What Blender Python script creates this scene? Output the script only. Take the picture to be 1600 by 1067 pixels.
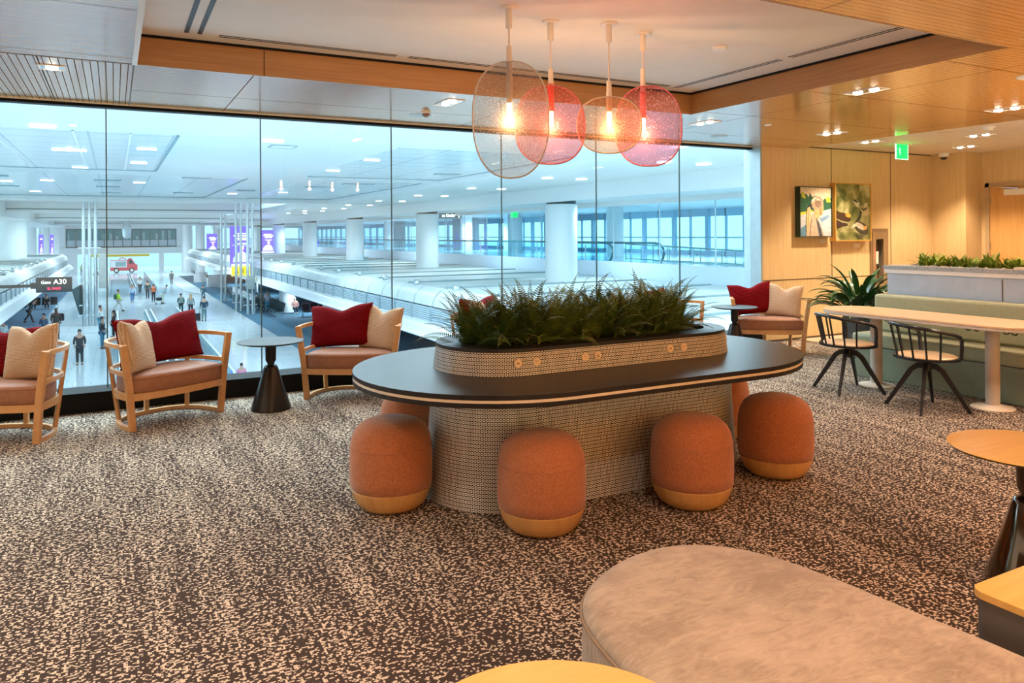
import bpy, bmesh, math, random
from mathutils import Vector, Matrix
for o in list(bpy.data.objects): bpy.data.objects.remove(o)
S = bpy.context.scene
COL = S.collection
PI = math.pi
# ------------------------------------------------------------------ camera, world, exposure
cam = bpy.data.cameras.new('camera'); cam_ob = bpy.data.objects.new('camera', cam); COL.objects.link(cam_ob)
cam.sensor_width = 36; cam.lens = 1170/1600*36; cam.shift_y = -167.5/1600; cam.clip_start = .05; cam.clip_end = 400
cam_ob.matrix_world = Matrix.Translation((0, 0, 1.53)) @ Matrix.Rotation(math.radians(-28), 4, 'Z') @ Matrix.Rotation(math.radians(90), 4, 'X') @ Matrix.Rotation(math.radians(-.37), 4, 'Z')
S.camera = cam_ob
S.view_settings.view_transform = 'Standard'; S.view_settings.look = 'None'; S.view_settings.gamma = 1
S.view_settings.use_curve_mapping = False
S.view_settings.exposure = 1.0
W = bpy.data.worlds.new('daylight'); S.world = W; W.use_nodes = True
_b = W.node_tree.nodes['Background']; _b.inputs[0].default_value = (.58, .85, 1, 1); _b.inputs[1].default_value = 1.2
S.cycles.max_bounces = 10; S.cycles.transparent_max_bounces = 24; S.cycles.sample_clamp_indirect = 4; S.cycles.caustics_reflective = False; S.cycles.caustics_refractive = False
S.cycles.use_denoising = True

def area(name, loc, size, energy, color, rot=(0, 0, 0)):
    l = bpy.data.lights.new(name, 'AREA'); l.shape = 'RECTANGLE'; l.size, l.size_y = size; l.energy = energy; l.color = color
    o = bpy.data.objects.new(name, l); COL.objects.link(o); o.location = loc; o.rotation_euler = rot; return o
COOL = (.80, .93, 1)
# unseen daylight fill added above the hall's near end, and ceiling light rows further along
area('hall_daylight_fill', (3.5, 10.6, 4.35), (24, 5), 1900, COOL)
# warm unseen fill added at the rear wall, several metres behind the camera
area('rear_fill', (3.5, -3.9, 1.4), (12, 2.0), 125, (1, .90, .78), (PI/2, 0, PI))
area('side_fill', (-3.9, 1.5, 1.3), (8, 1.8), 28, (1, .84, .66), (PI/2, 0, PI/2+PI))  # added unseen fill from the left wall
area('right_ceiling_fill', (7.8, 2.0, 1.6), (.3, 1.8), 60, (1, .66, .34), (PI, 0, 0))  # added out-of-view fill that brightens the oak ceiling on the right
area('rear_ceiling_fill', (3.4, -1.2, 2.0), (4, .6), 110, (1, .75, .50), (PI, 0, 0))  # added fill behind the camera, aimed up at the front soffit

# ------------------------------------------------------------------ node helpers
def newmat(name):
    m = bpy.data.materials.new(name); m.use_nodes = True
    nt = m.node_tree; b = nt.nodes['Principled BSDF']; return m, nt, b
def nd(nt, t, **kw):
    n = nt.nodes.new(t)
    for k, v in kw.items():
        if k.startswith('i_'):
            key = k[2:]; key = int(key) if key.isdigit() else key
            n.inputs[key].default_value = v
        else: setattr(n, k, v)
    return n
def mth(nt, op, a, b=None, c=None):
    n = nt.nodes.new('ShaderNodeMath'); n.operation = op
    for i, v in enumerate((a, b, c)):
        if v is None: continue
        if isinstance(v, (int, float)): n.inputs[i].default_value = v
        else: nt.links.new(v, n.inputs[i])
    return n.outputs[0]
def c4(c): return (c[0], c[1], c[2], 1)
def ramp(nt, fac, stops, interp='LINEAR'):
    r = nt.nodes.new('ShaderNodeValToRGB'); r.color_ramp.interpolation = interp
    e = r.color_ramp.elements
    while len(e) < len(stops): e.new(.5)
    for k, (p, c) in enumerate(stops): e[k].position = p; e[k].color = c4(c)
    nt.links.new(fac, r.inputs[0]); return r.outputs[0]
def mixc(nt, fac, a, b, mode='MIX'):
    n = nt.nodes.new('ShaderNodeMix'); n.data_type = 'RGBA'; n.blend_type = mode
    for i, v in ((0, fac), (6, a), (7, b)):
        if isinstance(v, (int, float)): n.inputs[i].default_value = v
        elif isinstance(v, tuple): n.inputs[i].default_value = c4(v)
        else: nt.links.new(v, n.inputs[i])
    return n.outputs[2]
def bump(nt, b, h, strength=.3, dist=.01):
    n = nt.nodes.new('ShaderNodeBump'); n.inputs['Strength'].default_value = strength; n.inputs['Distance'].default_value = dist
    nt.links.new(h, n.inputs['Height']); nt.links.new(n.outputs[0], b.inputs['Normal'])
def coords(nt, kind='Object', scale=(1, 1, 1), rot=(0, 0, 0)):
    t = nt.nodes.new('ShaderNodeTexCoord'); m = nt.nodes.new('ShaderNodeMapping')
    m.inputs['Scale'].default_value = scale; m.inputs['Rotation'].default_value = rot
    nt.links.new(t.outputs[kind], m.inputs[0]); return m.outputs[0]
def worldpos(nt, scale=(1, 1, 1)):
    g = nt.nodes.new('ShaderNodeNewGeometry'); m = nt.nodes.new('ShaderNodeMapping'); m.inputs['Scale'].default_value = scale
    nt.links.new(g.outputs['Position'], m.inputs[0]); return m.outputs[0]
def noise(nt, vec, scale, detail=3, rough=.5, out=0):
    n = nt.nodes.new('ShaderNodeTexNoise'); n.inputs['Scale'].default_value = scale; n.inputs['Detail'].default_value = detail; n.inputs['Roughness'].default_value = rough
    nt.links.new(vec, n.inputs['Vector']); return n.outputs[out]
def simple(name, col, rough=.5, metal=0, var=.06, nscale=8, spec=.5, coat=0, bumps=0, bscale=60):
    m, nt, b = newmat(name)
    b.inputs['Roughness'].default_value = rough; b.inputs['Metallic'].default_value = metal
    b.inputs['Specular IOR Level'].default_value = spec; b.inputs['Coat Weight'].default_value = coat; b.inputs['Coat Roughness'].default_value = .1
    v = coords(nt)
    f = noise(nt, v, nscale)
    lo = tuple(max(0, x*(1-var)) for x in col); hi = tuple(min(1, x*(1+var)) for x in col)
    nt.links.new(ramp(nt, f, [(.3, lo), (.7, hi)]), b.inputs['Base Color'])
    if bumps: bump(nt, b, noise(nt, v, bscale, 2), bumps, .004)
    return m
def emit(name, col, strength):
    m, nt, b = newmat(name); b.inputs['Base Color'].default_value = c4(col)
    b.inputs['Emission Color'].default_value = c4(col); b.inputs['Emission Strength'].default_value = strength; return m
def wood(name, c1, c2, rough=.35, scale=(3, 30, 30), coat=.2, kind='Object', spec=.5):
    m, nt, b = newmat(name); v = coords(nt, kind, scale) if kind == 'Object' else worldpos(nt, scale)
    f = noise(nt, v, 1.6, 5, .6)
    nt.links.new(ramp(nt, f, [(.3, c1), (.7, c2)]), b.inputs['Base Color'])
    b.inputs['Roughness'].default_value = rough; b.inputs['Coat Weight'].default_value = coat; b.inputs['Coat Roughness'].default_value = .15
    b.inputs['Specular IOR Level'].default_value = spec
    bump(nt, b, f, .08, .002); return m
def fabric(name, c1, c2, scale=350, rough=.9, sheen=.3, bs=.3):
    m, nt, b = newmat(name); v = coords(nt)
    f1 = noise(nt, coords(nt, 'Object', (1, 1, .25)), scale, 2); f2 = noise(nt, coords(nt, 'Object', (.3, .3, 1.6)), scale, 2)
    f = mth(nt, 'MULTIPLY', mth(nt, 'ADD', f1, f2), .5)
    nt.links.new(ramp(nt, f, [(.38, c1), (.62, c2)]), b.inputs['Base Color'])
    b.inputs['Roughness'].default_value = rough; b.inputs['Sheen Weight'].default_value = sheen; b.inputs['Specular IOR Level'].default_value = .25
    bump(nt, b, f, bs, .002); return m

# ------------------------------------------------------------------ materials
M = {}
# carpet: dark brown ground with stepped cream flecks
m, nt, b = newmat('carpet'); M['carpet'] = m
g = nt.nodes.new('ShaderNodeNewGeometry')
sn = nd(nt, 'ShaderNodeVectorMath', operation='SNAP'); sn.inputs[1].default_value = (.0072, .0065, 1)
nt.links.new(g.outputs['Position'], sn.inputs[0])
mp = nd(nt, 'ShaderNodeMapping'); mp.inputs['Scale'].default_value = (1, 1.2, 0); nt.links.new(sn.outputs[0], mp.inputs[0])
f1 = noise(nt, mp.outputs[0], 58, 2, .7)
mp2 = nd(nt, 'ShaderNodeMapping'); mp2.inputs['Scale'].default_value = (4.5, .5, 0); nt.links.new(g.outputs['Position'], mp2.inputs[0])
f2 = noise(nt, mp2.outputs[0], 2.0, 4, .6)
s_ = mth(nt, 'ADD', f1, mth(nt, 'MULTIPLY', mth(nt, 'SUBTRACT', f2, .5), .18))
fine = noise(nt, g.outputs['Position'], 500, 2)
dark = ramp(nt, fine, [(.3, (.040, .028, .024)), (.7, (.085, .062, .052))])
light = ramp(nt, fine, [(.3, (.56, .45, .34)), (.7, (.84, .73, .58))])
fac = ramp(nt, s_, [(.537, (0, 0, 0)), (.552, (1, 1, 1))])
nt.links.new(mixc(nt, fac, dark, light), b.inputs['Base Color'])
b.inputs['Roughness'].default_value = .95; b.inputs['Specular IOR Level'].default_value = .1
bump(nt, b, mth(nt, 'ADD', fac, fine), .5, .003)

# grooved wood veneer ceiling
def groovewood(name, axis, pitch=.045, c1=(.60, .25, .05), c2=(.69, .31, .07), seam=1.22):
    m, nt, b = newmat(name); g = nt.nodes.new('ShaderNodeNewGeometry'); sp = nt.nodes.new('ShaderNodeSeparateXYZ'); nt.links.new(g.outputs['Position'], sp.inputs[0])
    a = sp.outputs[1] if axis == 'X' else sp.outputs[0]
    o = sp.outputs[0] if axis == 'X' else sp.outputs[1]
    fr = mth(nt, 'FRACT', mth(nt, 'DIVIDE', a, pitch)); gr = mth(nt, 'LESS_THAN', fr, .075 if axis == 'X' else .12)
    f2 = mth(nt, 'FRACT', mth(nt, 'ADD', mth(nt, 'DIVIDE', a, seam), .37)); f3 = mth(nt, 'FRACT', mth(nt, 'ADD', mth(nt, 'DIVIDE', o, 2.44), .62))
    se = mth(nt, 'MAXIMUM', mth(nt, 'LESS_THAN', f2, .007), mth(nt, 'LESS_THAN', f3, .0035))
    dk = mth(nt, 'MAXIMUM', gr, se)
    f = noise(nt, worldpos(nt, (2, 25, 2) if axis == 'X' else (25, 2, 2)), 1.5, 5, .6)
    wc = ramp(nt, f, [(.3, c1), (.7, c2)])
    nt.links.new(mixc(nt, dk, wc, (.10, .05, .02)), b.inputs['Base Color'])
    nt.links.new(mth(nt, 'MULTIPLY_ADD', dk, .7, .26), b.inputs['Roughness']); b.inputs['IOR'].default_value = 1.6
    inv = mth(nt, 'SUBTRACT', 1, dk); nt.links.new(mth(nt, 'MULTIPLY', inv, .5), b.inputs['Specular IOR Level']); nt.links.new(mth(nt, 'MULTIPLY', inv, .85), b.inputs['Coat Weight'])
    b.inputs['Coat Roughness'].default_value = .12; b.inputs['Coat IOR'].default_value = 1.7
    return m
M['ceil_wood'] = groovewood('grooved_oak_ceiling', 'X')
M['ceil_plank'] = groovewood('grooved_oak_planks', 'Y', .047)
M['fascia'] = wood('oak_fascia', (.36, .17, .055), (.46, .24, .09), .3, (1.2, 1.2, 40), .3, 'World', .6)
M['white_paint'] = simple('white_paint', (.80, .76, .70), .6, var=.02)
M['trim_white'] = simple('white_trim', (.82, .82, .80), .45, var=.02)
M['black'] = simple('black_channel', (.004, .004, .004), .6, spec=.15)
M['slot'] = simple('diffuser_black', (.01, .01, .012), .5)
# maple wall panels with joints
m, nt, b = newmat('maple_panel'); M['maple'] = m
f = noise(nt, worldpos(nt, (14, 14, .8)), 2.2, 6, .6)
nt.links.new(ramp(nt, f, [(.3, (.65, .47, .235)), (.7, (.76, .58, .32))]), b.inputs['Base Color'])
b.inputs['Roughness'].default_value = .4
M['joint'] = simple('dark_joint', (.10, .06, .03), .7)
M['door_wood'] = wood('door_veneer', (.62, .33, .10), (.72, .41, .15), .35, (14, 14, 1), .2, 'World')
M['frame_metal'] = simple('painted_door_frame', (.50, .37, .22), .4)
M['chrome'] = simple('chrome', (.75, .75, .76), .18, 1, .02)
M['tile_floor'] = simple('beige_tile', (.62, .52, .40), .3)
# glass
def glassm(name, tint, gloss_rough=.0, fr=1.45, bumpy=0, bscale=90, diff=0, dcol=(1, 1, 1)):
    m = bpy.data.materials.new(name); m.use_nodes = True; nt = m.node_tree; nt.nodes.clear()
    out = nt.nodes.new('ShaderNodeOutputMaterial'); tr = nt.nodes.new('ShaderNodeBsdfTransparent'); gl = nt.nodes.new('ShaderNodeBsdfGlossy')
    tr.inputs[0].default_value = c4(tint); gl.inputs['Roughness'].default_value = gloss_rough
    ge = nt.nodes.new('ShaderNodeNewGeometry'); dp = nt.nodes.new('ShaderNodeVectorMath'); dp.operation = 'DOT_PRODUCT'
    nt.links.new(ge.outputs['Normal'], dp.inputs[0]); nt.links.new(ge.outputs['Incoming'], dp.inputs[1])
    f0 = ((fr-1)/(fr+1))**2
    fz = mth(nt, 'MULTIPLY_ADD', mth(nt, 'POWER', mth(nt, 'SUBTRACT', 1, mth(nt, 'ABSOLUTE', dp.outputs['Value'])), 5), 1-f0, f0)
    mx = nt.nodes.new('ShaderNodeMixShader'); nt.links.new(fz, mx.inputs[0]); nt.links.new(tr.outputs[0], mx.inputs[1]); nt.links.new(gl.outputs[0], mx.inputs[2])
    res = mx.outputs[0]
    if bumpy:
        v = coords(nt); vo = nt.nodes.new('ShaderNodeTexVoronoi'); vo.inputs['Scale'].default_value = bscale; nt.links.new(v, vo.inputs['Vector'])
        h = mth(nt, 'LESS_THAN', vo.outputs['Distance'], .22); h2 = noise(nt, v, bscale*.35, 2)
        bp = nt.nodes.new('ShaderNodeBump'); bp.inputs['Strength'].default_value = bumpy; bp.inputs['Distance'].default_value = .004
        nt.links.new(mth(nt, 'ADD', h, mth(nt, 'MULTIPLY', h2, .6)), bp.inputs['Height'])
        nt.links.new(bp.outputs[0], gl.inputs['Normal'])
    if diff:
        d = nt.nodes.new('ShaderNodeBsdfTranslucent'); d.inputs[0].default_value = c4(dcol); d2 = nt.nodes.new('ShaderNodeBsdfDiffuse'); d2.inputs[0].default_value = c4(dcol)
        a = nt.nodes.new('ShaderNodeAddShader'); nt.links.new(d.outputs[0], a.inputs[0]); nt.links.new(d2.outputs[0], a.inputs[1])
        m2 = nt.nodes.new('ShaderNodeMixShader'); nt.links.new(res, m2.inputs[1]); nt.links.new(a.outputs[0], m2.inputs[2])
        if bumpy: nt.links.new(mth(nt, 'MULTIPLY_ADD', h, diff*6, diff*.7), m2.inputs[0])
        else: m2.inputs[0].default_value = diff
        res = m2.outputs[0]
    nt.links.new(res, out.inputs[0]); return m
M['pane'] = glassm('window_glass', (.925, .972, .982), 0, 1.35)
M['pane_far'] = glassm('blue_glass', (.74, .93, .98), .02, 1.15)
M['clear'] = glassm('clear_glass', (.92, .98, .99), .02, 1.15)
M['disc_grey'] = glassm('seeded_smoke_glass', (.82, .80, .77), .08, 1.5, .9, 150, .05, (.8, .78, .72))
M['disc_pink'] = glassm('pink_glass', (.93, .62, .62), .08, 1.5, .6, 70, .05, (1, .45, .42))
M['disc_amber'] = glassm('amber_glass', (.88, .72, .60), .08, 1.5, .7, 130, .05, (.9, .7, .55))
M['disc_rose'] = glassm('rose_glass', (.88, .60, .66), .08, 1.5, .9, 55, .05, (.95, .5, .55))
M['rim_grey'] = simple('smoke_glass_rim', (.62, .58, .54), .15, 0, .05); M['rim_red'] = simple('red_glass_rim', (.52, .17, .19), .15, 0, .05)
M['lamp_white'] = simple('lamp_enamel', (.80, .72, .66), .35, var=.02)
M['bulb'] = emit('glowing_bulb', (1, .56, .25), 15)
M['coral'] = simple('coral_socket', (.85, .28, .2), .3)
M['downlamp'] = emit('downlight_lamp', (1, .86, .66), 14)
# furniture
M['beech'] = wood('beech', (.55, .29, .11), (.66, .37, .16), .35, (9, 9, 9), .2)
M['oak_yellow'] = wood('yellow_oak', (.74, .42, .10), (.84, .51, .14), .3, (2, 26, 8), .3)
M['oak_base'] = wood('oak_base', (.55, .29, .09), (.66, .37, .13), .32, (14, 14, 3), .3)
M['seat_leather'] = fabric('brown_leatherette', (.30, .135, .075), (.36, .17, .10), 60, .5, .1, .08)
M['terracotta'] = fabric('terracotta_wool', (.33, .108, .044), (.50, .195, .088), 260, .9, .3, .35)
M['red'] = fabric('red_knit', (.20, .002, .006), (.46, .008, .016), 90, .95, .2, 1)
M['cream'] = fabric('cream_weave', (.50, .34, .22), (.78, .60, .44), 110, .9, .3, 1)
m, nt, b = newmat('suede'); M['suede'] = m
v = coords(nt); wv = noise(nt, v, 3.2, 4, .62); w2 = noise(nt, coords(nt, 'Object', (1, 3, 1), (0, 0, .6)), 9, 6, .75); w2.node.inputs['Distortion'].default_value = 1.6
nt.links.new(ramp(nt, mth(nt, 'MULTIPLY', mth(nt, 'ADD', wv, w2), .5), [(.4, (.27, .20, .14)), (.52, (.40, .31, .225)), (.64, (.50, .40, .30))]), b.inputs['Base Color'])
b.inputs['Roughness'].default_value = .95; b.inputs['Sheen Weight'].default_value = .35; bump(nt, b, noise(nt, v, 300, 2), .15, .002)
M['charcoal'] = wood('charcoal_laminate', (.010, .009, .011), (.018, .014, .017), .32, (2, 40, 10), .0, 'Object', .38)
M['inlay'] = simple('cream_inlay', (.78, .68, .55), .4)
M['pedestal'] = simple('black_metal', (.022, .020, .020), .28, .55, .05)
M['bronze'] = simple('bronze_gloss', (.05, .032, .016), .10, .75, .1, coat=1)
M['ptop'] = simple('grey_table_top', (.030, .040, .045), .5, spec=.3)
M['black_wood'] = simple('navy_black_lacquer', (.006, .009, .016), .25, coat=.2)
M['leg_black'] = simple('black_leg', (.008, .007, .007), .4)
M['post'] = simple('warm_grey_post', (.50, .43, .37), .35)
M['olive'] = fabric('olive_vinyl_shaded', (.17, .20, .135), (.19, .22, .15), 40, .5, .1, .08)  # darker copy of the bench vinyl, the base's shade put into its colour
M['olive_lit'] = fabric('olive_vinyl_lit', (.30, .31, .19), (.33, .34, .215), 40, .45, .1, .08)  # same vinyl with the light on seat and back put into the colour
M['panel_grey'] = simple('pale_plank_panel', (.40, .49, .62), .45)
m, nt, b = newmat('granite'); M['granite'] = m
nt.links.new(ramp(nt, noise(nt, coords(nt), 160, 2), [(.35, (.10, .13, .16)), (.65, (.60, .64, .66))]), b.inputs['Base Color']); b.inputs['Roughness'].default_value = .3
M['outlet'] = simple('beige_outlet', (.95, .78, .58), .4); M['soil'] = simple('dark_soil', (.012, .009, .006), .95, bumps=.6)
# rounded-square ring pattern, rows offset by half, driven by UV in metres
m, nt, b = newmat('ring_pattern_tile'); M['tilepat'] = m
t = nt.nodes.new('ShaderNodeTexCoord'); sp = nt.nodes.new('ShaderNodeSeparateXYZ'); nt.links.new(t.outputs['UV'], sp.inputs[0])
P_ = .0205
vv = mth(nt, 'DIVIDE', sp.outputs[1], P_); row = mth(nt, 'FLOOR', vv)
off = mth(nt, 'MULTIPLY', mth(nt, 'MODULO', mth(nt, 'ADD', row, 100), 2), .5)
uu = mth(nt, 'ADD', mth(nt, 'DIVIDE', sp.outputs[0], P_), off)
du = mth(nt, 'ABSOLUTE', mth(nt, 'SUBTRACT', mth(nt, 'FRACT', uu), .5)); dv = mth(nt, 'ABSOLUTE', mth(nt, 'SUBTRACT', mth(nt, 'FRACT', vv), .5))
d = mth(nt, 'POWER', mth(nt, 'ADD', mth(nt, 'POWER', du, 4), mth(nt, 'POWER', dv, 4)), .25)
ring = mth(nt, 'MULTIPLY', mth(nt, 'LESS_THAN', d, .405), mth(nt, 'GREATER_THAN', d, .19))
nt.links.new(mixc(nt, ring, (.012, .013, .016), (.88, .85, .80)), b.inputs['Base Color']); b.inputs['Roughness'].default_value = .35
# foliage
def leafm(name, a, c, rough=.45):
    m, nt, b = newmat(name); oi = nt.nodes.new('ShaderNodeObjectInfo'); f = noise(nt, coords(nt), 9, 3)
    ff = mth(nt, 'MULTIPLY_ADD', oi.outputs['Random'], .35, mth(nt, 'MULTIPLY', f, .75))
    nt.links.new(ramp(nt, ff, [(.25, a), (.75, c)]), b.inputs['Base Color']); b.inputs['Roughness'].default_value = rough; b.inputs['Subsurface Weight'].default_value = 0
    return m
M['fern'] = leafm('fern_green', (.028, .085, .012), (.15, .21, .03))
M['leafdark'] = leafm('glossy_dark_leaf', (.014, .055, .012), (.045, .13, .022), .3)
M['leafbright'] = leafm('bright_leaf', (.10, .20, .02), (.34, .42, .05))
M['stem'] = simple('green_stem', (.08, .10, .03), .6)
# concourse
M['c_white'] = simple('concourse_white', (.80, .84, .86), .35, var=.02, spec=.4)
M['c_ceil'] = simple('concourse_ceiling', (.74, .80, .81), .35, var=.02)
m, nt, b = newmat('concourse_ceiling_panels'); M['c_panel'] = m
g = nt.nodes.new('ShaderNodeNewGeometry'); sp = nt.nodes.new('ShaderNodeSeparateXYZ'); nt.links.new(g.outputs['Position'], sp.inputs[0])
st = mth(nt, 'MAXIMUM', mth(nt, 'LESS_THAN', mth(nt, 'FRACT', mth(nt, 'DIVIDE', sp.outputs[1], 1.1)), .05), mth(nt, 'LESS_THAN', mth(nt, 'FRACT', mth(nt, 'ADD', mth(nt, 'DIVIDE', sp.outputs[0], 1.6), .3)), .03))
nt.links.new(mixc(nt, st, (.66, .75, .78), (.42, .52, .56)), b.inputs['Base Color']); b.inputs['Roughness'].default_value = .2
m, nt, b = newmat('polished_terrazzo'); M['c_floor'] = m
br = nt.nodes.new('ShaderNodeTexBrick'); nt.links.new(worldpos(nt), br.inputs['Vector']); br.inputs['Scale'].default_value = 1; br.inputs['Brick Width'].default_value = 1.8; br.inputs['Row Height'].default_value = .9; br.inputs['Mortar Size'].default_value = .02
br.inputs['Color1'].default_value = (.70, .80, .86, 1); br.inputs['Color2'].default_value = (.80, .86, .90, 1); br.inputs['Mortar'].default_value = (.50, .64, .74, 1)
nt.links.new(br.outputs[0], b.inputs['Base Color']); b.inputs['Roughness'].default_value = .12
M['c_carpet'] = simple('blue_grey_carpet', (.06, .17, .26), .9, var=.15)
M['c_carpet2'] = simple('pale_blue_carpet', (.22, .38, .52), .9, var=.1)
M['belt'] = simple('moving_belt', (.20, .30, .36), .6)
M['steel'] = simple('brushed_steel', (.62, .70, .72), .3, .8, .04)
M['teal_rail'] = simple('dark_teal_rail', (.03, .16, .20), .4)
M['louvre'] = simple('louvre_blade', (.62, .72, .76), .4)
M['louvre_gap'] = simple('louvre_gap', (.30, .42, .50), .7)
M['shell'] = simple('curved_shell_panel', (.74, .80, .80), .4, var=.06, nscale=1.2)
M['teal_dark'] = simple('dark_teal', (.015, .07, .09), .35)
M['purple'] = emit('purple_screen', (.10, .07, .75), .9)
M['screen_white'] = emit('screen_white', (.8, .85, 1), 1.0)
M['screen_pink'] = emit('screen_pink', (.95, .45, .5), .9)
M['screen_grey'] = emit('screen_grey_blue', (.45, .5, .75), .8)
M['yellow'] = emit('yellow_sign', (.95, .80, .02), .55)
M['yellow_paint'] = simple('yellow_paint', (.9, .65, .04), .5)
M['sign_black'] = simple('sign_black', (.015, .03, .035), .35)
M['sign_white'] = emit('sign_lettering', (1, 1, .9), 1.4)
M['led_red'] = emit('red_led', (1, .03, .10), 2)
M['green_exit'] = emit('green_exit', (0, .85, .08), 1.3)
M['green_letter'] = emit('exit_lettering', (.45, 1, .5), 1.2)
M['far_light'] = emit('concourse_lamp', (.95, 1, 1), 4)
M['vent'] = simple('vent_grey', (.30, .42, .46), .5)
M['truck_red'] = simple('truck_red', (.75, .10, .14), .35); M['rubber'] = simple('rubber', (.02, .02, .02), .8)
M['olive_dark'] = simple('planter_pot_grey', (.06, .058, .05), .5)
M['ext_red'] = simple('extinguisher_red', (.62, .03, .02), .3)
M['paper'] = simple('paper', (.8, .76, .68), .7)
M['skin'] = simple('skin', (.55, .33, .24), .6); M['skin_dark'] = simple('dark_skin', (.16, .08, .05), .6)

# ------------------------------------------------------------------ mesh builder
class MB:
    def __init__(s): s.v = []; s.f = []; s.m = []; s.uv = None
    def add(s, vs, fs, mi=0):
        n = len(s.v); s.v += [tuple(p) for p in vs]; s.f += [tuple(i+n for i in f) for f in fs]; s.m += [mi]*len(fs); return s
    def box(s, x0, x1, y0, y1, z0, z1, mi=0):
        return s.add([(x0, y0, z0), (x1, y0, z0), (x1, y1, z0), (x0, y1, z0), (x0, y0, z1), (x1, y0, z1), (x1, y1, z1), (x0, y1, z1)],
                     [(3, 2, 1, 0), (4, 5, 6, 7), (0, 1, 5, 4), (1, 2, 6, 5), (2, 3, 7, 6), (3, 0, 4, 7)], mi)
    def prism(s, out, z0, z1, mi=0, out2=None):
        n = len(out); o2 = out2 or out
        return s.add([(x, y, z0) for x, y in out] + [(x, y, z1) for x, y in o2],
                     [tuple(range(n))[::-1], tuple(range(n, 2*n))] + [(i, (i+1) % n, n+(i+1) % n, n+i) for i in range(n)], mi)
    def ringprism(s, out, inn, z0, z1, mi=0):
        n = len(out); vs = [(x, y, z) for z in (z0, z1) for o in (out, inn) for x, y in o]
        fs = []
        for i in range(n):
            j = (i+1) % n
            fs += [(i, j, 2*n+j, 2*n+i), (n+j, n+i, 3*n+i, 3*n+j), (j, i, n+i, n+j), (2*n+i, 2*n+j, 3*n+j, 3*n+i)]
        return s.add(vs, fs, mi)
    def lathe(s, prof, c=(0, 0, 0), seg=40, mi=0, axis='Z', caps=True):
        vs = []; n = len(prof)
        for k in range(seg):
            a = 2*PI*k/seg
            for r, z in prof:
                p = (r*math.cos(a), r*math.sin(a), z)
                if axis == 'X': p = (p[2], p[0], p[1])
                elif axis == 'Y': p = (p[1], p[2], p[0])
                vs.append((c[0]+p[0], c[1]+p[1], c[2]+p[2]))
        fs = [(k*n+i, ((k+1) % seg)*n+i, ((k+1) % seg)*n+i+1, k*n+i+1) for k in range(seg) for i in range(n-1)]
        if caps:
            if prof[0][0] > 1e-5: fs.append(tuple(k*n for k in range(seg))[::-1])
            if prof[-1][0] > 1e-5: fs.append(tuple(k*n+n-1 for k in range(seg)))
        return s.add(vs, fs, mi)
    def sweep(s, path, prof, closed=False, mi=0, up=(0, 0, 1), scl=None):
        """prof: list of (side, up) offsets; path: 3-D points"""
        P = [Vector(p) for p in path]; n = len(P); k = len(prof); vs = []; upv = Vector(up)
        for i in range(n):
            if closed: t = P[(i+1) % n]-P[i-1]
            else: t = P[min(i+1, n-1)]-P[max(i-1, 0)]
            t.normalize(); u = upv
            if abs(t.dot(u)) > .98: u = Vector((0, 1, 0)) if abs(t.y) < .9 else Vector((1, 0, 0))
            sd = t.cross(u).normalized(); w = sd.cross(t).normalized(); q = scl[i] if scl else 1
            vs += [P[i]+sd*a*q+w*b_*q for a, b_ in prof]
        fs = []
        for i in range(n if closed else n-1):
            j = (i+1) % n
            fs += [(i*k+a, i*k+(a+1) % k, j*k+(a+1) % k, j*k+a) for a in range(k)]
        if not closed: fs += [tuple(range(k))[::-1], tuple((n-1)*k+a for a in range(k))]
        return s.add(vs, fs, mi)
    def tube(s, path, r, seg=10, closed=False, mi=0, scl=None):
        return s.sweep(path, [(r*math.cos(2*PI*a/seg), r*math.sin(2*PI*a/seg)) for a in range(seg)], closed, mi, scl=scl)
    def bar(s, path, w, h, closed=False, mi=0): return s.sweep(path, [(-w/2, -h/2), (w/2, -h/2), (w/2, h/2), (-w/2, h/2)], closed, mi)
    def poly(s, pts, mi=0): return s.add(pts, [tuple(range(len(pts)))], mi)
    def build(s, name, mats, parent=None, smooth=None, bevel=0, bseg=2, loc=None):
        me = bpy.data.meshes.new(name); me.from_pydata(s.v, [], s.f)
        if not isinstance(mats, (list, tuple)): mats = [mats]
        for m in mats: me.materials.append(M[m] if isinstance(m, str) else m)
        me.polygons.foreach_set('material_index', s.m)
        bm = bmesh.new(); bm.from_mesh(me); bmesh.ops.recalc_face_normals(bm, faces=bm.faces); bm.to_mesh(me); bm.free()
        o = bpy.data.objects.new(name, me); COL.objects.link(o)
        if parent is not None: o.parent = parent
        if loc: o.location = loc
        if smooth is not None:
            me.polygons.foreach_set('use_smooth', [True]*len(me.polygons)); me.set_sharp_from_angle(angle=math.radians(smooth))
        if bevel:
            bv = o.modifiers.new('bevel', 'BEVEL'); bv.width = bevel; bv.segments = bseg; bv.limit_method = 'ANGLE'; bv.angle_limit = math.radians(40)
        return o
def tag(o, label=None, cat=None, group=None, kind=None):
    for k, v in (('label', label), ('category', cat), ('group', group), ('kind', kind)):
        if v: o[k] = v
    return o
def thing(name, label, cat, loc=(0, 0, 0), rz=0, group=None):
    o = bpy.data.objects.new(name, None); o.empty_display_size = .1; COL.objects.link(o); o.location = loc; o.rotation_euler = (0, 0, rz)
    return tag(o, label, cat, group)
def dup(root, loc, rz=None, label=None, group=None):
    r = root.copy(); COL.objects.link(r); r.location = loc
    if rz is not None: r.rotation_euler = (0, 0, rz)
    if label: r['label'] = label
    if group: r['group'] = group
    for ch in root.children:
        c = ch.copy(); COL.objects.link(c); c.parent = r
        for g in ch.children:
            d = g.copy(); COL.objects.link(d); d.parent = c
    return r
def struct(name, mb, mats, **kw):
    o = mb.build(name, mats, **kw); o['kind'] = 'structure'; return o
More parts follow.
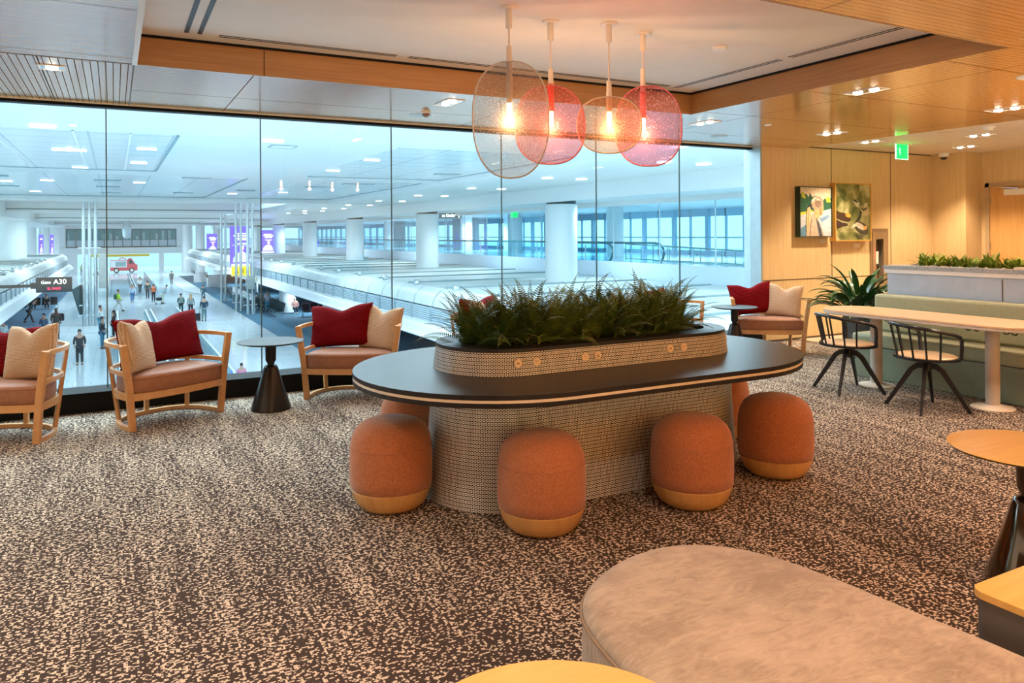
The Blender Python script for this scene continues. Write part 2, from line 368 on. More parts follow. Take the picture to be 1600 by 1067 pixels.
def stadium(cx, cy, hx, r, n=20, cyr=None):
    """pill outline: straight half length hx, end radius r"""
    p = []
    for k in range(n+1): a = -PI/2+PI*k/n; p.append((cx+hx+r*math.cos(a), cy+r*math.sin(a)))
    for k in range(n+1): a = PI/2+PI*k/n; p.append((cx-hx+r*math.cos(a), cy+r*math.sin(a)))
    return p
def text(name, body, loc, size, mat, rot=(PI/2, 0, 0), parent=None, ext=.004):
    cu = bpy.data.curves.new(name, 'FONT'); cu.body = body; cu.size = size; cu.extrude = ext; cu.align_x = 'CENTER'; cu.align_y = 'CENTER'
    o = bpy.data.objects.new(name, cu); COL.objects.link(o); cu.materials.append(M[mat])
    bpy.context.view_layer.update()
    me = bpy.data.meshes.new_from_object(o.evaluated_get(bpy.context.evaluated_depsgraph_get())); COL.objects.unlink(o); bpy.data.objects.remove(o)
    q = bpy.data.objects.new(name, me); COL.objects.link(q); q.location = loc; q.rotation_euler = rot
    if parent is not None: q.parent = parent
    return q
# ================================================================== ROOM SHELL
GY = 7.54       # picture wall face
GL = 7.72       # glass line
CZ = 2.73       # soffit height
struct('floor', MB().box(-4, 12.5, -4, 7.52, -.25, 0), 'carpet')
struct('floor_1', MB().box(8.6, 12.5, 6.55, 7.5, 0, .012), 'tile_floor')
# glass wall: black curb, black head channel, panes with thin dark joints
struct('trim_1', MB().box(-4, 7.93, 7.50, 7.84, -.5, .172), 'black')
struct('trim_2', MB().box(-4, 7.93, 7.67, 7.78, 2.697, 2.74), 'black')
struct('trim_3', MB().box(-4, 7.93, 7.655, 7.67, 2.722, 2.735), 'trim_white')
xs = [-4, -2.74, -1.40, -.057, 1.287, 2.638, 3.969, 5.292, 6.620, 7.90]
for i in range(9):
    struct('window_%d' % (i+1), MB().box(xs[i]+.004, xs[i+1]-.004, GL-.006, GL+.006, .165, 2.71), 'pane')
jm = simple('silicone_joint', (.04, .09, .10), .4)
for i in range(1, 9):
    struct('trim_%d' % (i+3), MB().box(xs[i]-.005, xs[i]+.005, GL-.009, GL+.009, .165, 2.71), jm)
struct('trim_12', MB().box(7.90, 7.935, 7.53, 7.84, 0, 2.73), simple('jamb_aluminium', (.36, .46, .50), .3, .3))
# wood soffits
struct('ceiling_1', MB().box(-4, .14, -4, 5.83, CZ, CZ+.3), 'ceil_wood')
struct('ceiling_2', MB().box(-4, .129, 5.84, 7.8, CZ, CZ+.3), 'ceil_plank')
struct('ceiling_3', MB().box(.13, 7.93, 5.84, 7.8, CZ, CZ+.3).box(7.93, 8.65, 5.84, GY, CZ, CZ+.3), 'ceil_wood')
struct('ceiling_4', MB().box(5.17, 8.65, -4, 5.84, CZ, CZ+.3), 'ceil_wood')
struct('ceiling_5', MB().box(.15, 5.17, -4, 2.79, CZ, CZ+.3), 'ceil_wood')
struct('ceiling_6', MB().box(.1, 5.25, 2.7, 5.92, 2.94, 3.05), 'white_paint')
struct('ceiling_7', MB().box(8.65, 12.7, -4, GY, 2.77, 3.05), simple('hall_ceiling', (.84, .76, .66), .6))
struct('trim_13', MB().box(.118, .150, 2.79, 5.84, CZ-.006, 2.75), 'trim_white')
struct('trim_14', MB().box(.15, 5.17, 5.825, 5.842, CZ-.002, 2.925), 'fascia')
struct('trim_15', MB().box(5.155, 5.172, 2.79, 5.84, CZ-.002, 2.925), 'fascia')
struct('trim_16', MB().box(.15, 5.17, 2.788, 2.805, CZ-.002, 2.925), 'fascia')
struct('trim_19', MB().box(.125, .135, 5.84, 7.66, CZ-.002, CZ+.01).box(1.0, 1.006, 5.820, 5.826, CZ, 2.925).box(-4, .12, 5.828, 5.842, CZ-.002, CZ+.01), 'joint')
struct('trim_17', MB().box(.15, 5.17, 5.80, 5.835, 2.925, 2.94).box(5.13, 5.165, 2.79, 5.84, 2.925, 2.94), 'black')
# walls
wm = 'maple'
struct('wall_picture', MB().box(7.935, 10.20, GY, GY+.15, 0, 2.80).box(10.20, 10.62, GY, GY+.15, 0, .62).box(10.20, 10.62, GY, GY+.15, 1.58, 2.8).box(10.62, 11.75, GY, GY+.15, 0, 2.80), wm)
struct('wall_hall', MB().box(11.72, 11.9, 6.98, GY+.1, 0, 2.80), wm)
struct('wall_return', MB().box(11.90, 12.2, 6.98, 7.05, 0, 2.80), wm)
struct('wall_right', MB().box(12.13, 12.3, 6.9, 7.05, 0, 2.8).box(12.13, 12.3, 5.75, 6.9, 2.28, 2.8).box(12.13, 12.3, -4, 5.75, 0, 2.8), wm)
struct('wall_left', MB().box(-4.2, -4, -4, 7.84, -.2, 3), wm)
struct('wall_back', MB().box(-4.2, 12.7, -4.2, -4, -.2, 3), wm)
g_ = MB()
for x in (9.35, 10.70): g_.box(x-.004, x+.004, GY-.004, GY, .87, 2.77)
g_.box(7.9, 11.72, GY-.004, GY, .855, .867); g_.box(11.712, 11.722, 7.05, GY, .855, .867); g_.box(7.9, 11.72, GY-.004, GY, 2.755, 2.772)
struct('trim_18', g_, 'joint')
struct('baseboard_picture', MB().box(7.9, 11.72, GY-.015, GY, 0, .03), 'joint')
# door
d = struct('door_1', MB().box(12.12, 12.165, 5.82, 6.84, .01, 2.22), 'door_wood')
MB().box(12.09, 12.14, 6.84, 6.90, 0, 2.28).box(12.09, 12.14, 5.75, 6.90, 2.22, 2.28).box(12.09, 12.14, 5.75, 5.81, 0, 2.28).build('door_frame', 'frame_metal', d)
MB().box(12.05, 12.12, 6.25, 6.60, 2.08, 2.17).build('door_closer', 'trim_white', d, bevel=.005)
MB().bar([(12.08, 6.40, 2.175), (12.05, 6.62, 2.20), (12.08, 6.80, 2.24)], .02, .012).build('closer_arm', 'chrome', d)
for z in (.3, 1.25, 1.95): MB().box(12.10, 12.125, 6.825, 6.845, z, z+.11).build('hinge', 'chrome', d)
# fire extinguisher cabinet set into the wall
fc = thing('extinguisher_cabinet', 'recessed bronze framed fire extinguisher cabinet in the maple wall beside the abstract painting', 'cabinet', (10.41, GY, .62))
MB().box(-.21, -.16, -.012, .02, 0, .96).box(.16, .21, -.012, .02, 0, .96).box(-.16, .16, -.012, .02, .91, .96).box(-.16, .16, -.012, .02, 0, .05).build('frame', simple('bronze_frame', (.30, .20, .11), .4, .3), fc)
MB().box(-.16, -.09, -.02, -.005, .05, .91).box(.09, .16, -.02, -.005, .05, .91).box(-.09, .09, -.02, -.005, .80, .91).box(-.09, .09, -.02, -.005, .05, .12).build('door', simple('bronze_door', (.36, .25, .14), .4, .3), fc)
MB().box(-.2, .2, .13, .14, 0, .96).box(-.2, -.19, 0, .14, 0, .96).box(.19, .2, 0, .14, 0, .96).build('housing', simple('cabinet_inside', (.35, .30, .22), .6), fc)
MB().box(-.135, -.11, -.024, -.02, .50, .68).build('warning_strip', simple('coral_strip', (.8, .22, .16), .5), fc)
fe = thing('fire_extinguisher', 'red fire extinguisher with a white tag inside the wall cabinet', 'fire extinguisher', (10.37, GY+.07, .68))
MB().lathe([(.05, 0), (.055, .02), (.055, .28), (.04, .32), (.015, .34)], seg=20).build('cylinder', 'ext_red', fe, smooth=40)
MB().box(-.02, .02, -.02, .02, .33, .37).box(-.05, .04, -.01, .01, .37, .39).build('valve', 'black', fe)
MB().box(-.045, .045, -.062, -.058, .36, .55).build('tag', 'paper', fe)
MB().poly([(-.03, -.0565, .06), (.03, -.0565, .06), (.0, -.0565, .14)]).build('triangle_mark', 'paper', fe)

# ------------------------------------------------------------------ paintings
p1 = thing('portrait_painting', 'smaller painting of a person with a ponytail seen from behind, in a dark green frame', 'painting', (8.92, GY, 1.825))
MB().box(-.335, -.325, -.09, 0, -.36, .36).box(.325, .335, -.09, 0, -.36, .36).box(-.325, .325, -.09, 0, .35, .36).box(-.325, .325, -.09, 0, -.36, -.35).build('frame', simple('dark_green_frame', (.012, .04, .025), .4), p1)
pc = {}
def flat(c): 
    k = 'paint_%d_%d_%d' % tuple(int(x*255) for x in c)
    if k not in pc: pc[k] = simple(k, c, .7, var=.18, nscale=25)
    return pc[k]
def paint(layers, parent, y0=-.075):
    mb = MB(); mats = []
    for i, (pts, c) in enumerate(layers):
        mats.append(flat(c)); mb.poly([(x, y0-.0006*i, z) for x, z in pts], i)
    return mb.build('canvas', mats, parent)
def T1(u, v): return (-.325+u*.65, .35-v*.70)
def P1(*p): return [T1(*q) for q in p]
def ell(cu, cv, ru, rv, T, n=24, rot=0):
    r = []
    for k in range(n):
        a = 2*PI*k/n; x, y = ru*math.cos(a), rv*math.sin(a); r.append(T(cu+x*math.cos(rot)-y*math.sin(rot), cv+x*math.sin(rot)+y*math.cos(rot)))
    return r
MB().box(-.325, .325, -.074, 0, -.35, .35).build('backing', 'paper', p1)
paint([
 (P1((0, 0), (1, 0), (1, 1), (0, 1)), (.78, .66, .50)),
 (P1((0, .16), (.08, .10), (.13, .18), (.2, .12), (.28, .20), (.33, .11), (.4, .2), (.5, .17), (.6, .2), (.72, .28), (.8, .22), (.9, .28), (1, .2), (1, .48), (.5, .52), (0, .55)), (.02, .10, .05)),
 (P1((.05, .12), (.12, .10), (.2, .2), (.16, .24), (.06, .2)), (.45, .50, .05)),
 (P1((.82, .2), (.96, .2), (1, .3), (.86, .3)), (.55, .55, .06)),
 (P1((0, .55), (.35, .50), (.6, .5), (1, .43), (1, 1), (0, 1)), (.50, .52, .58)),
 (P1((0, .52), (.4, .46), (.42, .5), (0, .58)), (.5, .55, .03)),
 (P1((.62, .64), (.9, .55), (.95, .6), (.7, .72)), (.18, .30, .50)),
 (P1((.0, .85), (.22, .75), (.3, 1), (0, 1)), (.10, .22, .32)),
 (P1((.62, .8), (.9, .7), (1, .9), (.8, 1), (.6, 1)), (.62, .58, .62)),
 (P1((.18, 1), (.22, .78), (.3, .62), (.38, .55), (.5, .6), (.62, .72), (.7, .86), (.76, 1)), (.50, .38, .28)),
 (P1((.5, .62), (.6, .72), (.66, .84), (.72, 1), (.6, 1), (.56, .85)), (.06, .07, .09)),
 (P1((.3, .8), (.36, .62), (.38, .66), (.34, .84), (.33, 1), (.29, 1)), (.28, .20, .15)),
 (P1((.44, .42), (.62, .40), (.64, .56), (.58, .66), (.42, .58)), (.75, .36, .16)),
 (P1((.6, .38), (.74, .36), (.75, .45), (.72, .5), (.72, .54), (.66, .58), (.6, .56)), (.78, .38, .16)),
 (P1((.62, .42), (.68, .40), (.68, .55), (.63, .58)), (.55, .16, .07)),
 (ell(.54, .32, .20, .14, T1), (.40, .29, .20)),
 (P1((.46, .3), (.62, .24), (.68, .34), (.6, .42), (.5, .4)), (.22, .14, .10)),
 (P1((.36, .26), (.46, .2), (.56, .2), (.46, .24), (.40, .32)), (.85, .75, .62)),
 (P1((.50, .24), (.58, .22), (.64, .26), (.56, .27)), (.78, .62, .48)),
 (P1((.26, .38), (.36, .34), (.38, .42), (.32, .46)), (.04, .04, .05)),
 (P1((.22, .42), (.30, .40), (.34, .48), (.32, .7), (.27, .85), (.2, .95), (.18, .7)), (.72, .46, .24)),
 (P1((.25, .45), (.27, .45), (.26, .8), (.23, .85)), (.42, .24, .12)),
], p1)
p2 = thing('abstract_painting', 'larger abstract painting in olive green and brown with an ochre edged frame', 'painting', (9.71, GY, 1.825))
MB().box(-.40, -.385, -.10, 0, -.43, .43).box(.385, .40, -.10, 0, -.43, .43).box(-.385, .385, -.10, 0, .415, .43).box(-.385, .385, -.10, 0, -.43, -.415).build('frame', simple('ochre_frame', (.60, .33, .07), .4), p2)
m, nt, b = newmat('abstract_canvas'); v = coords(nt)
ds = noise(nt, v, 3.0, 2, .5, 1); av = nt.nodes.new('ShaderNodeVectorMath'); av.operation = 'MULTIPLY_ADD'; av.inputs[1].default_value = (.5, .5, .5)
nt.links.new(ds, av.inputs[0]); nt.links.new(v, av.inputs[2])
nt.links.new(ramp(nt, noise(nt, av.outputs[0], 3.6, 3, .5), [(.30, (.05, .075, .02)), (.45, (.20, .21, .07)), (.56, (.42, .40, .20)), (.70, (.62, .55, .34))]), b.inputs['Base Color']); b.inputs['Roughness'].default_value = .3
MB().box(-.385, .385, -.085, 0, -.415, .415).build('backing', m, p2)
def T2(u, v): return (-.385+u*.77, .415-v*.83)
def P2(*p): return [T2(*q) for q in p]
paint([
 (P2((0, .46), (.12, .5), (.3, .52), (.42, .58), (.45, .64), (.36, .68), (.2, .66), (.05, .62), (0, .6)), (.05, .022, .01)),
 (P2((0, .62), (.18, .68), (.34, .70), (.36, .74), (.2, .76), (.06, .80), (0, .72)), (.04, .02, .012)),
 (P2((.28, .53), (.38, .51), (.44, .56), (.4, .6), (.3, .58)), (.80, .36, .05)),
 (P2((.5, .3), (.62, .28), (.7, .34), (.66, .38), (.72, .42), (.6, .4)), (.55, .55, .42)),
 (P2((.5, .26), (.64, .3), (.62, .33), (.52, .3)), (.02, .03, .02)),
 (P2((.7, .4), (.82, .44), (.88, .40), (.9, .44), (.8, .48)), (.05, .06, .04)),
 (P2((.84, .34), (.93, .32), (.9, .4), (.82, .42)), (.66, .62, .42)),
 (P2((.7, .44), (.76, .5), (.72, .6), (.62, .68), (.5, .72), (.62, .62), (.68, .54)), (.03, .035, .02)),
 (ell(.74, .78, .22, .10, T2, rot=.35), (.07, .06, .04)),
 (ell(.70, .75, .15, .05, T2, rot=.35), (.60, .54, .42)),
 (P2((.42, .80), (.52, .70), (.6, .74), (.5, .78)), (.70, .66, .48)),
 (P2((.78, .76), (.9, .74), (.9, .80), (.8, .82)), (.80, .42, .14)),
 (P2((.56, .86), (.7, .9), (.86, .92), (.7, .96), (.6, .92)), (.10, .10, .05)),
], p2, -.0855)
for x, z, lb in ((9.14, 1.40, 'small white caption card under the portrait painting'), (9.90, 1.33, 'small white caption card under the abstract painting')):
    tag(MB().box(x-.06, x+.06, GY-.008, GY, z-.03, z+.03).build('caption_card', 'paper'), lb, 'card')

# ------------------------------------------------------------------ ceiling fixtures
def fixture(x, y, z, w, h, label, energy=26, spot=True, size=1.9, col=(1, .78, .54)):
    t = thing('downlight', label, 'ceiling light', (x, y, z))
    MB().ringprism([(-w/2, -h/2), (w/2, -h/2), (w/2, h/2), (-w/2, h/2)], [(-w/2+.012, -h/2+.012), (w/2-.012, -h/2+.012), (w/2-.012, h/2-.012), (-w/2+.012, h/2-.012)], -.006, .0).build('trim_frame', 'trim_white', t)
    MB().box(-w/2+.012, w/2-.012, -h/2+.012, h/2-.012, -.003, -.001).build('reflector', 'chrome', t)
    n = 2 if max(w, h)/min(w, h) > 1.5 else 1
    for k in range(n):
        q = 0 if n == 1 else (k-.5)*max(w, h)*.46
        px, py = (q, 0) if w >= h else (0, q)
        r = min(w, h)*.24
        MB().lathe([(r, 0), (r*.8, -.012), (r*.3, -.017), (0, -.018)], (px, py, -.003), 20).build('lamp', 'downlamp', t, smooth=50)
    if spot:
        l = bpy.data.lights.new('downlight_beam', 'SPOT'); l.energy = energy; l.color = col; l.spot_size = size; l.spot_blend = .6; l.shadow_soft_size = .06
        o = bpy.data.objects.new('downlight_beam', l); COL.objects.link(o); o.parent = t; o.location = (0, 0, -.04)
    return t
fixture(-.38, 6.19, CZ, .17, .17, 'square glowing downlight in the plank soffit at the far left', 30)
fixture(2.69, 6.26, CZ, .17, .34, 'chrome downlight in the window soffit left of the pendants', 26)
fixture(5.68, 6.20, CZ, .17, .34, 'twin downlight in the bluish soffit right of the pendants', 26)
fixture(5.66, 4.21, CZ, .17, .34, 'largest twin downlight in the oak soffit beside the ceiling recess', 55)
fixture(7.69, 6.19, CZ, .17, .34, 'twin downlight in the oak soffit nearest the picture wall', 60)
fixture(7.75, 4.21, CZ, .17, .34, 'twin downlight in the oak soffit at the right edge of the photo', 60)
fixture(9.16, 6.75, 2.77, .17, .34, 'downlight in the white ceiling just left of the exit sign', 120)
fixture(9.86, 5.69, 2.77, .17, .34, 'bright downlight in the white ceiling above the planter wall', 120)
fixture(11.0, 6.55, 2.77, .17, .34, 'distant downlight in the white ceiling near the door', 120)
# extra spots without fixtures, added behind the camera and out of view
def spot(x, y, z, e, col=(1, .83, .65), size=1.9):
    l = bpy.data.lights.new('ceiling_lamp', 'SPOT'); l.energy = e; l.color = col; l.spot_size = size; l.spot_blend = .6; l.shadow_soft_size = .06
    o = bpy.data.objects.new('ceiling_lamp', l); COL.objects.link(o); o.location = (x, y, z-.03)
for x, y, e in ((-.6, 4.2, 45), (-.6, 2.0, 60), (-2.4, 4.2, 40), (-2.4, 1.5, 40), (-.4, -.4, 45), (1.6, 1.3, 50), (3.2, .2, 50), (5.66, 2.2, 50), (5.66, 0, 40), (7.75, 2.2, 60), (10.8, 3.0, 80), (11.0, 4.8, 80), (-2.4, 6.2, 20)):
    spot(x, y, CZ if x < 8.6 else 2.77, e*1.15)
def disc(name, x, y, z, r, h, label, cat, m='trim_white'):
    o = MB().lathe([(0, 0), (r, 0), (r*.97, -h*.6), (r*.85, -h), (0, -h)], (0, 0, 0), 36).build(name, m, None, smooth=40); o.location = (x, y, z); return tag(o, label, cat)
disc('ceiling_speaker', 2.72, 7.06, CZ, .115, .006, 'flat round ceiling speaker in the soffit above the window', 'speaker', simple('speaker_grille', (.5, .55, .56), .6))
disc('ceiling_speaker', 6.62, 6.98, CZ, .11, .006, 'round ceiling speaker in the blue lit soffit by the window corner', 'speaker', simple('speaker_grille_grey', (.42, .5, .52), .6))
disc('ceiling_speaker', 6.33, 3.20, CZ, .15, .008, 'large white round speaker in the oak soffit at the right edge', 'speaker')
disc('ceiling_speaker', 9.17, 5.70, 2.77, .12, .005, 'faint round speaker in the white hall ceiling', 'speaker', simple('speaker_cream', (.74, .62, .48), .6))
disc('sprinkler_plate', 6.44, 6.02, CZ, .04, .008, 'tiny white sprinkler plate in the oak soffit near the window corner', 'sprinkler')
disc('smoke_detector', 4.07, 4.28, 2.94, .055, .022, 'small white round detector on the recessed ceiling', 'detector')
dm = thing('security_dome', 'small dark security dome in the soffit above the window left of the pendants', 'camera', (2.70, 6.86, CZ))
MB().lathe([(.05, 0), (.05, -.01), (.042, -.016)], seg=28).build('mount', 'trim_white', dm, smooth=40)
MB().lathe([(.04, -.014), (.036, -.032), (.02, -.048), (0, -.052)], seg=28).build('dome', simple('brown_dome', (.25, .13, .09), .1), dm, smooth=60)
dm = thing('security_camera', 'white dome camera under the hall ceiling at the wall corner', 'camera', (11.6, 7.25, 2.77))
MB().lathe([(.075, 0), (.078, -.03), (.07, -.06), (.05, -.065)], seg=28).build('housing', 'trim_white', dm, smooth=40)
MB().lathe([(.05, -.062), (.045, -.085), (.025, -.105), (0, -.11)], seg=28).build('dome', simple('smoked_dome', (.03, .025, .02), .08), dm, smooth=60)
sm = thing('hall_smoke_detector', 'white smoke detector on the hall ceiling at the upper right', 'detector', (9.18, 5.19, 2.77))
MB().lathe([(.07, 0), (.07, -.015)], seg=28).build('plate', 'trim_white', sm, smooth=40); MB().lathe([(.05, -.015), (.045, -.045), (0, -.05)], seg=28).build('sensor_head', 'trim_white', sm, smooth=40)
# linear slot diffusers
def slots(pts, label, w=.012, mat='slot'):
    mb = MB(); 
    for (x0, y0, x1, y1) in pts:
        mb.box(min(x0, x1)-(w/2 if x0 == x1 else 0), max(x0, x1)+(w/2 if x0 == x1 else 0), min(y0, y1)-(w/2 if y0 == y1 else 0), max(y0, y1)+(w/2 if y0 == y1 else 0), 2.937, 2.9405)
    return tag(mb.build('slot_diffuser', mat), label, 'air vent')
slots([(.66, 5.60, 1.97, 5.60), (.66, 5.64, 1.97, 5.64)], 'long slot air diffuser above the orange fascia, left length')
slots([(2.07, 5.60, 4.70, 5.60), (2.07, 5.64, 4.70, 5.64)], 'long slot air diffuser above the orange fascia, behind the pendants')
slots([(4.79, 4.36, 4.79, 5.66), (4.83, 4.36, 4.83, 5.66)], 'slot air diffuser along the right side of the recess, further length')
slots([(4.79, 3.20, 4.79, 4.26), (4.83, 3.20, 4.83, 4.26)], 'slot air diffuser along the right side of the recess, nearer length')
slots([(.45, 3.2, .45, 5.62), (.535, 3.2, .535, 5.62)], 'pair of wide black slots at the upper left of the recessed ceiling', .03)
# exit sign
ex = thing('exit_sign', 'green lit exit sign hanging from the white hall ceiling', 'sign', (9.8, 6.73, 2.77), .08)
MB().box(-.20, .20, -.03, .03, -.012, 0).build('canopy', 'lamp_white', ex)
MB().box(-.145, .145, -.006, .006, -.215, -.012).build('panel', 'green_exit', ex)
MB().box(-.15, -.143, -.009, .009, -.22, -.012).box(.143, .15, -.009, .009, -.22, -.012).box(-.15, .15, -.009, .009, -.222, -.214).build('edge', 'green_letter', ex)
text('lettering', 'EXIT', (-.06, -.0075, -.115), .05, 'green_letter', (PI/2, PI/2, 0), ex, .001)

# ------------------------------------------------------------------ pendants
def pendant(x, y, tube_top, cx, zc, w, h, mat, rim, label, k, seed, sock=None):
    t = thing('pendant_lamp', label, 'pendant lamp', (x, y, 2.94), math.radians(-28))
    MB().lathe([(.0, 0), (.058, 0), (.058, -.008), (.052, -.014), (.0, -.014)], seg=32).build('canopy', 'lamp_white', t, smooth=40)
    MB().lathe([(.021, -.014), (.021, -.125), (.018, -.13), (0, -.13)], seg=20).build('canopy_stem', 'lamp_white', t, smooth=40)
    zt = tube_top-2.94
    MB().tube([(0, 0, -.12), (0, 0, zt+.01)], .006, 8).build('rod', 'lamp_white', t)
    MB().lathe([(0, zt+.012), (.017, zt+.01), (.017, zt-.06), (.019, zt-.07), (.019, 2.345-2.94)], seg=20).build('socket_tube', 'lamp_white', t, smooth=40)
    if sock: MB().lathe([(.0195, -.60), (.0225, -.595), (.0225, -.42), (.0195, -.415)], seg=20, caps=False).build('glass_sleeve', 'coral', t, smooth=40)
    zb = 2.345-2.94
    MB().lathe([(.013, zb), (.016, zb-.02), (.016, zb-.085), (.010, zb-.10), (0, zb-.104)], seg=20).build('bulb', 'bulb', t, smooth=60)
    # rounded pebble disc, organic outline, in front of the tube
    rnd = random.Random(seed); n = 64; e = 2.35; out = []
    for i in range(n):
        a = 2*PI*i/n; c, s = math.cos(a), math.sin(a)
        px = abs(c)**(2/e)*math.copysign(1, c)*w/2; pz = abs(s)**(2/e)*math.copysign(1, s)*h/2
        px *= 1+k*pz/h; out.append((px+cx, pz+zc-2.94))
    y0, y1 = -.044, -.034
    cxx, czz = cx, zc-2.94
    mb = MB(); vs = []
    for yy, q in ((y0, 1), (y1, 1)):
        vs += [(px, yy, pz) for px, pz in out]
    mb.add(vs, [tuple(range(n)), tuple(range(n, 2*n))[::-1]])
    mb.build('glass_disc', mat, t)
    MB().tube([(px, -.039, pz) for px, pz in out], .0048, 8, closed=True).build('disc_rim', rim, t, smooth=60)
    l = bpy.data.lights.new('bulb_light', 'POINT'); l.energy = 4.5; l.color = (1, .50, .22); l.shadow_soft_size = .02
    o = bpy.data.objects.new('bulb_light', l); COL.objects.link(o); o.parent = t; o.location = (0, 0, zb-.125)
pendant(2.178, 4.119, 2.69, .008, 2.237, .47, .72, 'disc_grey', 'rim_grey', 'leftmost pendant with the tall clear smoky glass disc', .05, 1)
pendant(2.561, 4.256, 2.61, -.008, 2.247, .458, .515, 'disc_pink', 'rim_red', 'second pendant from the left with a coral pink glass disc', -.06, 2, 1)
pendant(2.933, 4.119, 2.54, -.004, 2.252, .43, .375, 'disc_amber', 'rim_grey', 'third pendant with the smallest, amber tinted glass disc', .0, 3)
pendant(3.297, 4.222, 2.68, .032, 2.28, .465, .56, 'disc_rose', 'rim_red', 'rightmost pendant with a rippled rose glass disc', -.05, 4, 1)

# ================================================================== BIG SHARED TABLE
TX, TY = 2.715, 4.06
tb = thing('communal_table', 'long pill shaped communal table with dark top, patterned base and raised planter', 'table', (TX, TY, 0))
HX, R_ = .645, .88
MB().prism(stadium(0, 0, HX, R_, 32), .712, .738).build('tabletop', 'charcoal', tb, bevel=.002)
MB().prism(stadium(0, 0, HX, R_-.003, 32), .697, .712).build('edge_inlay', 'inlay', tb)
MB().prism(stadium(0, 0, HX, R_-.001, 32), .672, .697).build('underlayer', 'charcoal', tb, bevel=.002)
def frustum(name, hx, r0, r1, z0, z1, mat, parent, n=40):
    a = stadium(0, 0, hx, r0, n); b_ = stadium(0, 0, hx, r1, n); N = len(a); L = [0]
    for i in range(N): L.append(L[-1]+math.dist(a[i], a[(i+1) % N]))
    me = bpy.data.meshes.new(name); me.from_pydata([(x, y, z0) for x, y in a]+[(x, y, z1) for x, y in b_], [], [(i, (i+1) % N, N+(i+1) % N, N+i) for i in range(N)])
    uv = me.uv_layers.new(name='UVMap'); k = 0
    for i in range(N):
        for (u, v) in ((L[i], z0), (L[i+1], z0), (L[i+1], z1), (L[i], z1)): uv.data[k].uv = (u, v); k += 1
    me.polygons.foreach_set('use_smooth', [True]*N)
    o = bpy.data.objects.new(name, me); COL.objects.link(o); me.materials.append(M[mat]); o.parent = parent; return o
frustum('base', HX, .46, .415, 0, .672, 'tilepat', tb)
MB().prism(stadium(0, 0, HX, .44), .0, .004).build('base_plate', 'black', tb)
pr = frustum('planter', HX, .405, .385, .738, .885, 'tilepat', tb)
MB().ringprism(stadium(0, 0, HX, .388, 32), stadium(0, 0, HX+.0, .25, 32), .868, .889).build('planter_rim', 'charcoal', pr)
MB().prism(stadium(0, 0, HX, .255, 24), .80, .862).build('soil', 'soil', pr)
def outlet(lx, kind, ang=0):
    y = -.402 if not ang else 0
    z = .812
    e = bpy.data.objects.new('power_outlet', MB().lathe([(0, -.003), (.022, -.003), (.024, 0), (.024, .006)], seg=24, axis='Y').build('tmp', 'outlet', None, smooth=40).data); bpy.data.objects.remove(bpy.data.objects['tmp'])
    COL.objects.link(e); e.parent = tb
    if ang: e.location = (HX+.397*math.cos(ang), .397*math.sin(ang), z); e.rotation_euler = (0, 0, ang+PI/2)
    else: e.location = (lx, -.3985, z)
    sl = MB()
    if kind == 0: sl.box(-.008, -.0055, -.0042, -.003, .001, .009).box(.0055, .008, -.0042, -.003, .001, .008).box(-.002, .002, -.0042, -.003, -.009, -.005)
    else: sl.box(-.007, .007, -.0042, -.003, .001, .004).box(-.007, .007, -.0042, -.003, -.005, -.002)
    sl.build('socket_slots', 'black', e)
for x, k in ((-.735, 1), (-.615, 0), (-.29, 0), (-.20, 1), (.345, 1), (.455, 0)): outlet(x, k)
outlet(0, 0, -.62)

# ferns
def fern(seed, n=26, L=.36):
    rnd = random.Random(seed); mb = MB()
    for k in range(n):
        az = 2*PI*k/n+rnd.uniform(-.25, .25); el = rnd.uniform(.35, 1.45); ln = L*rnd.uniform(.75, 1.15); droop = rnd.uniform(.5, 1.3)
        d = Vector((math.cos(az), math.sin(az), 0)); p = Vector((0, 0, 0)); N = 30; pts = []
        for i in range(N+1):
            q = i/N; a = el-droop*q*q
            pts.append(p.copy()); p = p+(d*math.cos(a)+Vector((0, 0, 1))*math.sin(a))*ln/N
        side = Vector((-d.y, d.x, 0)); tw = rnd.uniform(-.6, .6)
        for i in range(2, N):
            q = i/N; t = (pts[i+1]-pts[i]).normalized(); nrm = side.cross(t).normalized()
            s2 = (side*math.cos(tw)+nrm*math.sin(tw)).normalized()
            w = ln*.15*math.sin(PI*min(1, q*.9+.14))**.7*(1.1-q*.75)+.002
            for sg in (-1, 1):
                tip = pts[i]+s2*sg*w+t*w*.35-Vector((0, 0, w*.18)); hw = ln/N*.40
                mid = pts[i]*.5+tip*.5
                mb.add([pts[i]-t*hw*.6, mid-t*hw, tip, mid+t*hw], [(0, 1, 2, 3)])
        mb.sweep(pts[::2]+[pts[-1]], [(-.0012, 0), (.0012, 0), (0, .0015)])
    return mb
ferns = [fern(s).build('fern_plant', 'fern', None) for s in range(5)]
rnd = random.Random(5); k = 0
spots = []
for i in range(13):
    for j in (-1, 1):
        spots.append((TX-.75+i*1.40/12+rnd.uniform(-.03, .03), TY+j*.10+rnd.uniform(-.03, .03)))
spots += [(TX-.84, TY), (TX+.73, TY+.03)]
for (x, y) in spots:
    o = ferns[k] if k < 5 else ferns[k % 5].copy()
    if k >= 5: COL.objects.link(o)
    o.location = (x, y, .855); o.rotation_euler = (rnd.uniform(-.12, .12), rnd.uniform(-.12, .12), rnd.uniform(0, 6.28)); o.scale = (1, 1, rnd.uniform(.95, 1.25))
    tag(o, 'leafy green fern in the planter on the communal table', 'fern', 'ferns in the communal table planter'); k += 1

